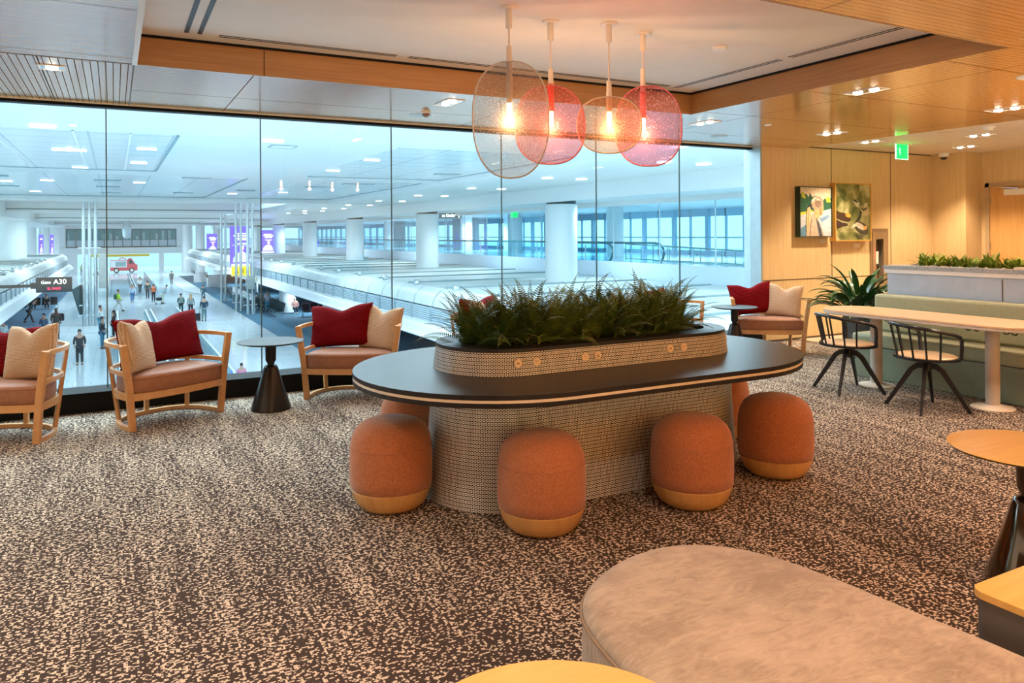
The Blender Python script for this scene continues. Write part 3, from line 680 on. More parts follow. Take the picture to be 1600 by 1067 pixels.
# ------------------------------------------------------------------ stools
st = thing('pouf_stool', '', 'stool')
MB().lathe([(0, 0), (.135, 0), (.16, .006), (.19, .03), (.213, .07), (.226, .118), (.222, .122), (0, .122)], seg=56).build('wooden_base', 'oak_base', st, smooth=60)
up = MB().lathe([(0, .122), (.222, .123), (.229, .128), (.2315, .18), (.232, .27), (.2285, .35), (.218, .405), (.196, .447), (.158, .478), (.11, .494), (.05, .501), (0, .502)], seg=64).build('upholstery', 'terracotta', st, smooth=60)
MB().tube([(.2295*math.cos(2*PI*a/48), .2295*math.sin(2*PI*a/48), .352) for a in range(48)], .0014, 6, closed=True).build('seam', simple('seam_thread', (.40, .17, .10), .8), up)
pos = [((1.38, 4.07), 'terracotta pouf stool under the left end of the communal table'), ((1.965, 3.385), 'terracotta pouf stool at the front of the communal table, nearest to the left outlets'),
       ((2.895, 3.285), 'terracotta pouf stool in front of the right half of the communal table'), ((3.715, 3.43), 'darker lit terracotta pouf stool at the front right end of the communal table'),
       ((4.03, 4.28), 'terracotta pouf stool mostly hidden behind the right end of the table base'), ((1.775, 4.74), 'terracotta pouf stool behind the left end of the table, only its top showing')]
for i, ((x, y), lb) in enumerate(pos):
    if i == 0: o = st; o.location = (x, y, 0)
    else: o = dup(st, (x, y, 0), i*.7)
    o['label'] = lb; o['group'] = 'pouf stools around the communal table'

# ------------------------------------------------------------------ lounge chairs
def dcurve(a, b, z, n=36, e=2.6, y0=0.0, t0=0, t1=PI):
    p = []
    for i in range(n+1):
        t = t0+(t1-t0)*i/n; c, s = math.cos(t), math.sin(t)
        p.append((a*math.copysign(abs(c)**(2/e), c), y0+b*abs(s)**(2/e), z))
    return p
def lounge():
    t = thing('lounge_chair', '', 'lounge chair')
    B = 'beech'
    for s in (-1, 1):
        MB().sweep([(s*.392, .0, 0), (s*.395, .0, .06), (s*.418, -.004, .34), (s*.468, -.008, .685)], [(-.026, -.017), (.026, -.017), (.026, .017), (-.026, .017)], up=(0, 1, 0)).build('front_leg', B, t, bevel=.003)
    MB().bar(dcurve(.468, .575, .670), .030, .032).build('top_rail', B, t, smooth=40)
    MB().bar(dcurve(.432, .545, .452), .022, .034).build('middle_rail', B, t, smooth=40)
    MB().bar(dcurve(.395, .475, .017), .034, .032).build('floor_runner', B, t, smooth=40)
    # seat apron ring: back D curve plus gently bowed front
    fr = [(x, -.018-.035*math.cos(PI*x/.80), .265) for x in [(-.40+.80*i/16) for i in range(1, 16)]]
    MB().bar(dcurve(.405, .505, .265)+fr, .026, .055, closed=True).build('seat_apron', B, t, smooth=40)
    for s in (-1, 1):
        a0, a1 = dcurve(.395, .475, 0, 36)[18+s*9], dcurve(.468, .575, 0, 36)[18+s*9]
        MB().sweep([(a0[0], a0[1], .02), (a1[0], a1[1], .66)], [(-.018, -.013), (.018, -.013), (.018, .013), (-.018, .013)], up=(a0[0], a0[1], 0)).build('back_post', B, t, bevel=.002)
    MB().box(-.018, .018, .475, .50, .02, .25).build('centre_post', B, t)
    outline = [(x*.985, y*.985) for x, y, _ in dcurve(.405, .50, 0)]+[(x*.985, -.025-.04*math.cos(PI*x/.8)) for x in [(-.40+.8*i/16) for i in range(1, 16)]]
    def sc(q, dy=0): return [(x*q, .22+(y-.22)*q) for x, y in outline]
    mb = MB(); N = len(outline); lay = [(.95, .288), (.995, .30), (1.01, .33), (1.01, .385), (.99, .415), (.95, .43), (.7, .442), (.3, .446)]
    vs = []
    for q, z in lay: vs += [(x, y, z) for x, y in sc(q)]
    fs = [(k*N+i, k*N+(i+1) % N, (k+1)*N+(i+1) % N, (k+1)*N+i) for k in range(len(lay)-1) for i in range(N)]
    fs += [tuple(range(N))[::-1], tuple((len(lay)-1)*N+i for i in range(N))]
    mb.add(vs, fs); cu = mb.build('seat_cushion', 'seat_leather', t, smooth=50)
    MB().tube([(x, y, .408) for x, y in sc(1.0)], .004, 6, closed=True).build('piping', 'seat_leather', cu, smooth=60)
    return t
def pillow(w, h, th, mat, dent=.06, seed=0):
    rnd = random.Random(seed); nx, nz = 26, 20; mb = MB()
    ph = [rnd.uniform(0, 6) for _ in range(4)]
    for sg in (1, -1):
        vs = []
        for j in range(nz+1):
            for i in range(nx+1):
                u, v = 2*i/nx-1, 2*j/nz-1
                e = max(0, (1-abs(u)**2.6))**.5*max(0, (1-abs(v)**2.6))**.5
                pin = 1-.07*(1-abs(v)**2)*abs(u)**3; pinz = 1-.07*(1-u*u)*abs(v)**3
                x = u*w/2*pin; z = v*h/2*pinz
                if v > 0: z -= dent*math.exp(-(u/.34)**2)*v**1.5
                y = sg*th/2*e**.75*(1+.06*math.sin(3*u+ph[0])*math.sin(4*v+ph[1])); 
                y *= 1-.25*math.exp(-(u/.25)**2)*max(0, v)
                vs.append((x, y, z))
        q = nx+1
        mb.add(vs, [(j*q+i, j*q+i+1, (j+1)*q+i+1, (j+1)*q+i) for j in range(nz) for i in range(nx)])
    o = mb.build('throw_pillow', mat, None)
    bm = bmesh.new(); bm.from_mesh(o.data); bmesh.ops.remove_doubles(bm, verts=bm.verts, dist=.0008); bmesh.ops.recalc_face_normals(bm, faces=bm.faces); bm.to_mesh(o.data); bm.free()
    o.data.polygons.foreach_set('use_smooth', [True]*len(o.data.polygons)); return o
def knit(name, base1, base2, pitch, mode):
    """raised woven texture on pillows"""
    m, nt, b = newmat(name); t = nt.nodes.new('ShaderNodeTexCoord'); sp = nt.nodes.new('ShaderNodeSeparateXYZ'); nt.links.new(t.outputs['Object'], sp.inputs[0])
    x = mth(nt, 'MULTIPLY', sp.outputs[0], 2*PI/pitch); z = mth(nt, 'MULTIPLY', sp.outputs[2], 2*PI/pitch)
    if mode == 'weave': h = mth(nt, 'MULTIPLY_ADD', mth(nt, 'MULTIPLY', mth(nt, 'SINE', mth(nt, 'ADD', x, z)), mth(nt, 'SINE', mth(nt, 'SUBTRACT', x, z))), .5, .5)
    else: h = mth(nt, 'MULTIPLY_ADD', mth(nt, 'SINE', mth(nt, 'ADD', mth(nt, 'MULTIPLY', z, 1), mth(nt, 'MULTIPLY', mth(nt, 'ABSOLUTE', mth(nt, 'SINE', mth(nt, 'MULTIPLY', x, .5))), 2.2))), .5, .5)
    nt.links.new(ramp(nt, h, [(.1, base1), (.7, base2)]), b.inputs['Base Color']); b.inputs['Roughness'].default_value = .9; b.inputs['Specular IOR Level'].default_value = .1
    bump(nt, b, h, .9, .006); return m
M['red'] = knit('red_chunky_knit', (.085, .0005, .002), (.25, .003, .007), .016, 'knit')
M['cream'] = knit('cream_waffle_weave', (.36, .225, .135), (.68, .48, .33), .022, 'weave')
L0 = lounge()
red0 = pillow(.80, .42, .17, 'red', .055, 1); cr0 = pillow(.46, .44, .15, 'cream', .06, 2)
used = {}
def place(o, key, M4, label, group):
    if key in used: o = o.copy(); COL.objects.link(o)
    used[key] = 1; o.matrix_world = M4; tag(o, label, 'pillow', group); return o
def chairset(x, y, deg, label, reds, creams, first=False, redlab='', crlab=''):
    rz = math.radians(deg)
    if first: L0.location = (x, y, 0); L0.rotation_euler = (0, 0, rz); L0['label'] = label; L0['group'] = 'lounge chairs along the glass wall'
    else: dup(L0, (x, y, 0), rz, label, 'lounge chairs along the glass wall')
    base = Matrix.Translation((x, y, 0)) @ Matrix.Rotation(rz, 4, 'Z')
    for P, src, key, lb, g in ((reds, red0, 'r', redlab, 'dark red knitted pillows on the lounge chairs'), (creams, cr0, 'c', crlab, 'cream woven pillows on the lounge chairs')):
        if not P: continue
        px, py, pz, yaw, lean, roll, sx = P
        mt = base @ Matrix.Translation((px, py, pz)) @ Matrix.Rotation(math.radians(yaw), 4, 'Z') @ Matrix.Rotation(math.radians(-lean), 4, 'X') @ Matrix.Rotation(math.radians(roll), 4, 'Y') @ Matrix.Diagonal((sx, 1, 1, 1))
        place(src, key, mt, lb, g)
chairset(.467, 6.78, 27.7, 'beech lounge chair with brown seat, second from the left, beside the black side table', (.05, .36, .655, 4, 14, -2, 1.0), (-.255, .17, .635, 36, 14, 6, .92), True,
   'dark red knitted pillow on the lounge chair left of the side table', 'cream woven pillow against the left arm of the second lounge chair')
chairset(-.86, 6.75, -28, 'beech lounge chair at the left edge of the photo, cut off by the frame', (-.10, .36, .635, -4, 14, 2, 1.0), (.20, .24, .64, -10, 15, -5, .92), False,
   'dark red knitted pillow on the leftmost lounge chair', 'cream woven pillow bulging through the right arm of the leftmost lounge chair')
chairset(1.93, 6.896, -28, 'beech lounge chair right of the side table, behind the left end of the communal table', (-.14, .33, .65, -8, 15, -4, .80), (.26, .27, .63, -22, 16, 4, .92), False,
   'dark red knitted pillow on the lounge chair behind the communal table end', 'cream woven pillow on the lounge chair behind the communal table end')
chairset(3.63, 6.98, 25, 'lounge chair mostly hidden behind the left side of the ferns', (.02, .36, .65, 4, 14, 0, .8), (-.25, .14, .635, 30, 14, 6, .95), False,
   'dark red pillow showing just above the left ferns', 'cream pillow partly hidden by the left ferns')
chairset(6.06, 6.93, 27, 'lounge chair hidden by the right ferns, only its right arm frame visible', (-.05, .36, .65, 4, 14, 0, .8), None, False,
   'red pillow glimpsed through the right edge of the ferns')
chairset(7.38, 6.88, -37.7, 'lounge chair in the corner by the maple picture wall', (-.19, .34, .66, 6, 14, -6, .72), (.22, .29, .64, -18, 16, 4, .98), False,
   'bright red pillow on the corner lounge chair by the picture wall', 'smooth cream pillow on the corner lounge chair by the picture wall')

# ------------------------------------------------------------------ pedestal tables
def pedestal(label, x, y, H, r, top, body, group=None, under=None):
    t = thing('pedestal_table', label, 'side table', (x, y, 0), 0, group)
    MB().lathe([(0, H-.022), (r*.80, H-.022), (r*.97, H-.010), (r, H-.004), (r-.002, H), (0, H)], seg=72).build('table_top', top if not under else [top], t, smooth=30)
    if under: MB().lathe([(0, H-.030), (r*.72, H-.028), (r*.93, H-.018), (r*.985, H-.011), (r*.8, H-.0225), (0, H-.0225)], seg=72).build('table_rim', under, t, smooth=30)
    MB().lathe([(.055, H-.024), (.047, H-.05), (.045, H-.17), (.030, H-.195), (.030, H-.205)], seg=40).build('neck', body, t, smooth=40)
    MB().lathe([(.030, H-.205), (.052, H-.215), (.062, H-.235), (.10, H*.38), (.172, .012), (.172, 0), (0, 0)], seg=48).build('cone_base', body, t, smooth=40)
    return t
pedestal('black pedestal side table between the second and third lounge chairs', 1.22, 6.86, .60, .285, 'ptop', 'pedestal', 'black pedestal side tables')
pedestal('black pedestal side table beside the corner lounge chair', 6.90, 7.02, .60, .285, 'ptop', 'pedestal', 'black pedestal side tables')
pedestal('round yellow oak pedestal table with glossy bronze base at the right edge', 3.46, 1.80, .60, .305, 'oak_yellow', 'bronze', None, 'bronze')
pedestal('round yellow oak table top at the bottom edge of the photo', .70, 1.14, .60, .302, 'oak_yellow', 'bronze', None, 'bronze')
# square corner table by the ottoman
sq = thing('cube_table', 'yellow oak topped square table with dark body at the right beside the suede ottoman', 'side table', (2.50, .98, 0))
def rrect(hx, hy, r, n=8):
    p = []
    for cx, cy, a0 in ((hx-r, hy-r, 0), (-hx+r, hy-r, PI/2), (-hx+r, -hy+r, PI), (hx-r, -hy+r, 3*PI/2)):
        for k in range(n+1): a = a0+PI/2*k/n; p.append((cx+r*math.cos(a), cy+r*math.sin(a)))
    return p
MB().prism(rrect(.32, .32, .045), .478, .50).build('table_top', 'oak_yellow', sq, bevel=.002)
MB().prism(rrect(.312, .312, .04), .0, .478).build('body', simple('taupe_body', (.13, .115, .10), .6), sq)

# ------------------------------------------------------------------ suede ottoman
ot = thing('suede_ottoman', 'large taupe suede ottoman filling the lower right of the photo', 'ottoman')
ctrl = [(1.13, 1.45), (1.17, 1.74), (1.24, 1.90), (1.37, 2.01), (1.56, 2.085), (1.74, 2.08), (1.89, 1.99), (1.985, 1.84), (2.035, 1.62), (2.06, 1.375), (2.085, 1.15), (2.09, .85), (2.03, .58), (1.85, .40), (1.6, .33), (1.36, .40), (1.2, .6), (1.13, .9), (1.12, 1.2)]
def cr(P, n=5):
    o = []; N = len(P)
    for i in range(N):
        p0, p1, p2, p3 = [Vector(P[(i+k-1) % N]) for k in range(4)]
        for j in range(n):
            t = j/n; o.append(.5*((2*p1)+(p2-p0)*t+(2*p0-5*p1+4*p2-p3)*t*t+(3*p1-p0-3*p2+p3)*t**3))
    return [(v.x, v.y) for v in o]
oc = cr(ctrl)
if sum(oc[i][0]*oc[(i+1) % len(oc)][1]-oc[(i+1) % len(oc)][0]*oc[i][1] for i in range(len(oc))) < 0: oc = oc[::-1]
N = len(oc)
def inset(q, z):
    r = []
    for i, (x, y) in enumerate(oc):
        a, b_ = oc[i-1], oc[(i+1) % N]; tx, ty = b_[0]-a[0], b_[1]-a[1]; l = math.hypot(tx, ty); r.append((x-ty/l*q, y+tx/l*q, z))
    return r
def loft(rings, cap0=True, cap1=True):
    n = len(rings[0]); mb = MB(); fs = [(k*n+i, k*n+(i+1) % n, (k+1)*n+(i+1) % n, (k+1)*n+i) for k in range(len(rings)-1) for i in range(n)]
    if cap0: fs.append(tuple(range(n))[::-1])
    if cap1: fs.append(tuple((len(rings)-1)*n+i for i in range(n)))
    return mb.add([p for r in rings for p in r], fs)
loft([inset(.03, 0), inset(.03, .04), inset(.012, .045), inset(0, .06), inset(0, .30), inset(.004, .402)]).build('upholstered_side', 'suede', ot, smooth=40)
top = [inset(.004, .403), inset(.003, .412), inset(.010, .424), inset(.03, .435), inset(.07, .442), inset(.14, .446)]
top += [[(1.6+(x-1.6)*q, 1.22+(y-1.22)*q, z) for x, y, _ in inset(.14, 0)] for q, z in ((.6, .449), (.2, .450))]
cu_ = loft(top).build('top_cushion', 'suede', ot, smooth=60)
MB().tube(inset(-.001, .404), .0055, 6, closed=True).build('piping', simple('suede_piping', (.30, .21, .14), .9), ot, smooth=60)
# ================================================================== DINING GROUP
dt = thing('dining_table', 'long pale oak dining table with rounded ends in front of the olive bench', 'table', (6.72, 4.38, 0))
def vst(hx, r, n=20, cx=0, cy=0): return [(cx-y, cy+x) for x, y in stadium(0, 0, hx, r, n)]
MB().prism(vst(.72, .335), .727, .745).build('tabletop', simple('pale_oak_top', (.66, .45, .27), .35), dt, bevel=.003)
MB().prism(vst(.72, .333), .700, .727, 0, None).build('edge_band', 'post', dt, bevel=.006)
for dy in (.52, -.60):
    p_ = MB().lathe([(.056, .012), (.056, .70)], (0, dy, 0), 32).build('post', 'post', dt, smooth=40)
    MB().lathe([(.0, 0), (.17, 0), (.17, .008), (.10, .018), (.058, .03)], (0, dy, 0), 36).build('base_plate', 'inlay', p_, smooth=40)
for dy in (.36, -.44, -.76, .66):
    h = MB()
    for s in (-1, 1): h.tube([(-.02, dy, .70), (-.02, dy, .672), (-.02, dy+s*.02, .655), (-.02, dy+s*.045, .652), (-.02, dy+s*.06, .668)], .005, 6)
    h.build('bag_hook', 'black', dt, smooth=60)
def windsor(label, x, y, deg):
    t = thing('swivel_armchair', label, 'chair', (x, y, 0), math.radians(deg), 'black spindle armchairs at the dining table')
    # faces +Y locally; back at -Y
    ring = [(.262*math.cos(a), .238*math.sin(a), .452) for a in [2*PI*k/40 for k in range(40)]]
    MB().bar(ring, .034, .022, closed=True).build('seat_frame', 'black_wood', t, smooth=50)
    loft([[(x_*q, y_*q*.98, z) for x_, y_, _ in ring] for q, z in ((.92, .445), (.95, .452), (.95, .465), (.90, .472), (.5, .466))]).build('seat_pad', simple('pale_oak_seat', (.68, .47, .28), .4), t, smooth=50)
    top = []
    for k in range(33):
        a = PI+math.radians(-22)+math.radians(224)*k/32
        top.append((.285*math.cos(a), .275*math.sin(a)-.01, .742-.085*abs((k-16)/16)**1.6))
    e0, e1 = top[0], top[-1]
    full = [(e0[0]*.93, e0[1]+.035, .46), (e0[0]*.97, e0[1]+.035, .56), (e0[0]*.995, e0[1]+.028, .625), (e0[0], e0[1]+.012, .648)]+top[1:-1]+[(e1[0], e1[1]+.012, .648), (e1[0]*.995, e1[1]+.028, .625), (e1[0]*.97, e1[1]+.035, .56), (e1[0]*.93, e1[1]+.035, .46)]
    MB().tube(full, .0165, 10).build('arm_rail', 'black_wood', t, smooth=60)
    for k in range(7):
        a = PI+math.radians(14+152*k/6)
        MB().tube([(.243*math.cos(a), .222*math.sin(a), .455), (.283*math.cos(a), .273*math.sin(a)-.01, .738-.085*(abs(math.degrees(a)-270)/112)**1.6)], .0088, 8).build('spindle', 'black_wood', t, smooth=60)
    MB().lathe([(.0, .425), (.10, .438), (.10, .425), (.028, .42), (.028, .40), (.034, .395), (.034, .33), (.0, .32)], seg=24).build('swivel_hub', 'leg_black', t, smooth=40)
    for k in range(4):
        a = math.radians(45+90*k); c, s = math.cos(a), math.sin(a)
        MB().sweep([(.015*c, .015*s, .375), (.07*c, .07*s, .372), (.12*c, .12*s, .335), (.325*c, .325*s, .0)], [(-.013, -.02), (.013, -.02), (.013, .02), (-.013, .02)], scl=[1.2, 1.2, 1.1, .75]).build('leg', 'leg_black', t, bevel=.002)
    return t
windsor('black spindle armchair at the dining table, farther left one nearest the lounge area', 6.25, 4.86, -112)
windsor('black spindle armchair at the dining table, nearer right one', 6.19, 4.03, -110)
# banquette
bn = thing('banquette_bench', 'long olive green upholstered bench along the grey planter wall', 'bench')
def softbox(name, x0, x1, y0, y1, z0, z1, mat, parent, r=.03): return MB().box(x0, x1, y0, y1, z0, z1).build(name, mat, parent, smooth=50, bevel=r, bseg=4)
softbox('seat_base', 6.97, 7.45, 1.2, 5.34, .0, .33, 'olive', bn, .015)
softbox('seat_cushion', 6.94, 7.36, 1.2, 5.36, .335, .465, 'olive_lit', bn, .035)
softbox('backrest', 7.27, 7.45, 1.2, 5.33, .47, .86, 'olive_lit', bn, .03)
# low planter wall behind
pw = thing('planter_wall', 'low grey blue plank clad planter wall with granite coping behind the olive bench', 'planter')
MB().box(7.46, 8.15, 1.0, 5.30, 0, 1.10).build('body', 'panel_grey', pw)
MB().box(7.455, 7.461, 4.095, 4.103, .0, 1.07).box(7.455, 7.461, 2.9, 2.905, .0, 1.07).build('panel_joint', 'joint', pw)
MB().box(7.44, 8.17, 1.0, 5.32, 1.085, 1.125).build('white_band', 'trim_white', pw)
MB().ringprism([(7.43, 1.0), (8.18, 1.0), (8.18, 5.33), (7.43, 5.33)], [(7.60, 1.2), (8.02, 1.2), (8.02, 5.18), (7.60, 5.18)], 1.125, 1.165).build('granite_coping', 'granite', pw)
MB().box(7.60, 8.02, 1.2, 5.18, 1.10, 1.135).build('soil', 'soil', pw)
def leafblade(mb, base, az, el, ln, wd, droop=.9, n=7, fold=.15, stemf=0):
    d = Vector((math.cos(az), math.sin(az), 0)); side = Vector((-d.y, d.x, 0)); p = Vector(base); L = []; 
    for i in range(n+1):
        q = i/n; a = el-droop*q*q
        if q < stemf: w = .004
        else: qq = (q-stemf)/(1-stemf); w = max(.0008, wd*math.sin(PI*min(1, qq*.93+.07))**.8)
        up = side.cross(d*math.cos(a)+Vector((0, 0, 1))*math.sin(a)).normalized()
        L.append((p-side*w/2-up*fold*w, p.copy(), p+side*w/2-up*fold*w))
        p = p+(d*math.cos(a)+Vector((0, 0, 1))*math.sin(a))*ln/n
    vs = [v for r in L for v in r]; fs = []
    for i in range(n): fs += [(i*3, i*3+1, i*3+4, i*3+3), (i*3+1, i*3+2, i*3+5, i*3+4)]
    mb.add(vs, fs)
rnd = random.Random(11); protos = []
for s in range(4):
    mb = MB()
    for k in range(44): leafblade(mb, (rnd.uniform(-.05, .05), rnd.uniform(-.05, .05), 0), rnd.uniform(0, 6.28), rnd.uniform(.4, 1.45), rnd.uniform(.08, .17), rnd.uniform(.014, .026), rnd.uniform(.5, 1.6))
    protos.append(mb.build('leafy_plant', 'leafbright', None, smooth=60))
for i in range(12):
    o = protos[i] if i < 4 else protos[i % 4].copy()
    if i >= 4: COL.objects.link(o)
    o.location = (7.76+rnd.uniform(-.07, .1), 5.10-i*.098, 1.13); o.rotation_euler = (0, 0, rnd.uniform(0, 6)); q = rnd.uniform(.9, 1.2)*(1.45 if i in (0, 1, 11) else 1.15); o.scale = (q, q, q)
    tag(o, 'small bright green leafy plant on the planter wall', 'plant', 'green plants on the planter wall')
peb = []
for i in range(4):
    bm = bmesh.new(); bmesh.ops.create_icosphere(bm, subdivisions=2, radius=.03)
    for v_ in bm.verts: v_.co = Vector((v_.co.x*1.2, v_.co.y, v_.co.z*.75))*(1+rnd.uniform(-.04, .04))
    me = bpy.data.meshes.new('pebble'); bm.to_mesh(me); bm.free(); me.polygons.foreach_set('use_smooth', [True]*len(me.polygons))
    me.materials.append(simple('pebble_%d' % i, [(.55, .47, .40), (.25, .25, .27), (.62, .52, .44), (.38, .30, .26)][i], .5)); peb.append(me)
for i in range(22):
    o = bpy.data.objects.new('pebble', peb[i % 4]); COL.objects.link(o); o.location = (7.64+rnd.uniform(-.01, .05), 5.14-i*.053, 1.155); o.rotation_euler = (0, 0, rnd.uniform(0, 6)); q = rnd.uniform(.55, 1.0); o.scale = (q, q, q)
    tag(o, 'smooth pebble along the front of the planter wall trough', 'stone', 'pebbles on the planter wall')
tag(MB().box(7.50, 7.9, 3.78, 4.02, 1.166, 1.186).build('stone_tile', 'inlay'), 'small beige slab lying on the planter wall coping', 'slab')
# big potted plant
pp = thing('potted_plant', 'large dark green broad leaved plant in a tall grey pot behind the dining table', 'plant', (8.02, 6.05, 0))
MB().lathe([(0, 0), (.15, 0), (.20, .06), (.215, .30), (.21, .50), (.195, .51), (.19, .46), (0, .46)], seg=40).build('pot', 'olive_dark', pp, smooth=50)
mb = MB()
for k in range(110):
    r = rnd.uniform(0, .09); a = rnd.uniform(0, 6.28)
    leafblade(mb, (r*math.cos(a), r*math.sin(a), .46), a+rnd.uniform(-.5, .5), rnd.uniform(.55, 1.5), rnd.uniform(.50, .80), rnd.uniform(.06, .10), rnd.uniform(.9, 2.2), 10, .2, .38)
mb.build('leaves', 'leafdark', pp, smooth=60)
# ================================================================== CONCOURSE (beyond the glass)
FZ = -4.67; CC = 3.68
struct('floor_2', MB().box(-30, 45, 8.2, 175, FZ-.3, FZ), 'c_floor')
struct('floor_3', MB().box(8.9, 20, 8.2, 128, FZ, FZ+.012), 'c_carpet')
struct('floor_4', MB().box(-16, -4.6, 8.2, 100, FZ, FZ+.012), 'c_carpet2')
struct('floor_5', MB().poly([(7.0, 140, FZ+.016), (7.0, 92, FZ+.016), (8.9, 84, FZ+.016), (8.9, 140, FZ+.016)]), simple('ribbed_white_tile', (.85, .9, .92), .3, var=.02))
# lounge slab edge seen from outside
struct('wall_slab_edge', MB().box(-4.2, 12.7, 7.86, 8.2, -.9, -.3), 'c_white')
# ceiling: plain plaster with recessed panel fields and cross beams
def ceilbox(name, x0, x1, y0, y1, z, t, mat): return struct(name, MB().box(x0, x1, y0, y1, z, z+t), mat)
ceilbox('ceiling_8', -30, 11.4, 13.2, 45, CC, .5, 'c_ceil')
ceilbox('ceiling_9', -30, 11.4, 45, 150, 4.25, .4, 'c_ceil')
k_ = 10
def panel(x0, x1, y0, y1):
    global k_; k_ += 1; ceilbox('ceiling_%d' % k_, x0, x1, y0, y1, CC-.012, .02, 'c_panel')
    struct('trim_%d' % (k_+20), MB().box(x1-.03, x1+.03, y0, y1, CC-.03, CC).box(x0, x1, y1-.05, y1+.05, CC-.03, CC), simple('shadow_gap', (.25, .38, .42), .6))
panel(-12, 1.22, 17.4, 27.0); panel(-12, 4.4, 29.2, 44.5); panel(6.2, 11.3, 17.5, 27.3); panel(6.6, 11.3, 29.2, 44.5)
for x in (-.72, -2.2, .32, -4.5): struct('trim_%d' % (60+int(x*10+50)), MB().box(x-.02, x+.02, 17.4, 27, CC-.02, CC), 'trim_white')
for i, (y, z) in enumerate(((45, 3.45), (68, 3.45), (92, 3.3), (120, 3.2))):
    struct('trim_%d' % (140+i), MB().box(-30, 16.2, y, y+1.2, z, 4.3), 'c_ceil')
    struct('trim_%d' % (150+i), MB().box(-30, 16.2, y-.03, y, z+.22, z+.30), simple('beam_gap', (.12, .25, .28), .6))
struct('trim_160', MB().box(-8, -7.2, 45, 150, 3.1, 4.3), 'c_ceil')
struct('ceiling_30', MB().box(-30, -8, 45, 150, 3.1, 3.4), 'c_ceil')
# right hand stepped soffits
struct('ceiling_31', MB().box(11.4, 16.2, 8, 150, 3.47, 3.9), 'c_ceil')
struct('trim_161', MB().box(11.3, 11.5, 13.2, 150, 3.46, CC+.1), 'c_white')
struct('ceiling_32', MB().box(16.2, 33, 8, 150, 3.0, 3.3), 'c_ceil')
struct('trim_162', MB().box(16.05, 16.25, 8, 150, 2.86, 3.5), 'c_white')
struct('trim_163', MB().box(20.3, 20.5, 8, 150, 2.80, 3.0), 'c_white')
# mezzanine, roof of the shops, parapet
def shops(s, Xl, Xw, name, y1, y0=9):
    """one side's shop front: roof slab, curved shell, louvre band, lower sweep"""
    def XX(x): return s*x
    a, b_ = sorted((XX(Xl), XX(Xw)))
    struct('ceiling_%s_roof' % name, MB().box(a, b_, y0, y1, -.62, -.5), simple('shop_roof_'+name, (.55, .63, .63), .6, var=.1, nscale=.6))
    sh = thing('curved_shop_canopy', {'right': 'long curved white canopy with louvres over the gates on the right of the hall', 'left': 'long curved white canopy with louvres over the gates on the left of the hall'}[name], 'canopy')
    prof = [(Xl, -.50), (Xl-.10, -.52), (Xl-.32, -.66), (Xl-.48, -.86), (Xl-.55, -1.14)]
    n = len(prof)
    m_ = MB()
    def strip(m_, prof, seg=1, mi=0):
        n = len(prof); ys = [y0+(y1-y0)*i/seg for i in range(seg+1)]
        m_.add([(XX(x), y, z) for y in ys for x, z in prof], [(i*n+k, i*n+k+1, (i+1)*n+k+1, (i+1)*n+k) for i in range(seg) for k in range(n-1)], mi)
    strip(m_, prof); m_.build('shell', 'shell', sh, smooth=50)
    m_ = MB(); strip(m_, [(Xl-.60, -1.16), (Xl-.60, -1.71)]); m_.build('louvre_backing', 'louvre_gap', sh)
    m_ = MB()
    for i in range(7):
        z = -1.20-i*.075; strip(m_, [(Xl-.58, z), (Xl-.63, z-.035), (Xl-.58, z-.045)])
    m_.build('louvre_blades', 'louvre', sh)
    m_ = MB(); strip(m_, [(Xl-.60, -1.70), (Xl-.85, -1.76), (Xl-.95, -1.84), (Xl-1.0, -2.0), (Xl-1.18, -2.13), (Xl-1.15, -2.18), (Xw-1.5, -2.18)]); m_.build('lower_sweep', 'c_white', sh, smooth=50)
    m_ = MB()
    y = y0+1
    while y < y1: m_.box(*sorted((XX(Xl-.66), XX(Xl-.60))), y-.03, y+.03, -1.72, -1.14); y += 2.0
    m_.build('louvre_posts', 'vent', sh)
    m_ = MB(); y = y0+1
    while y < y1:
        m_.add([(XX(x-.012), yy, z+.006) for yy in (y-.018, y+.018) for x, z in prof], [(k, k+1, n+k+1, n+k) for k in range(n-1)]); y += 2.0
    m_.build('shell_joints', 'vent', sh)
    m_ = MB(); y = y0+1
    while y < y1:
        m_.box(*sorted((XX(Xl-.02), XX(Xw))), y-.03, y+.03, -.50, -.44); y += 4.0
    m_.build('roof_seams', 'vent', sh)
    y = 17.0; i = 0
    while y < min(y1, 80):
        MB().lathe([(.0, -.10), (.08, -.09), (.13, -.02), (.14, .08), (.08, .13), (0, .14)], (XX(Xl-.06), y, -.42), 14, axis='X').build('spotlight_bracket', 'steel', sh, smooth=50); y += 4.0
    return sh
shops(1, 11.0, 20.4, 'right', 130)
shops(-1, 5.4, 16.0, 'left', 103, 30)
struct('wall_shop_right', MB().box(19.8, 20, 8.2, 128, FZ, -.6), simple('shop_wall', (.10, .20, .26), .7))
struct('wall_shop_left', MB().box(-16.2, -16, 8.2, 103, FZ, -.6), simple('shop_wall_left', (.35, .48, .55), .7))
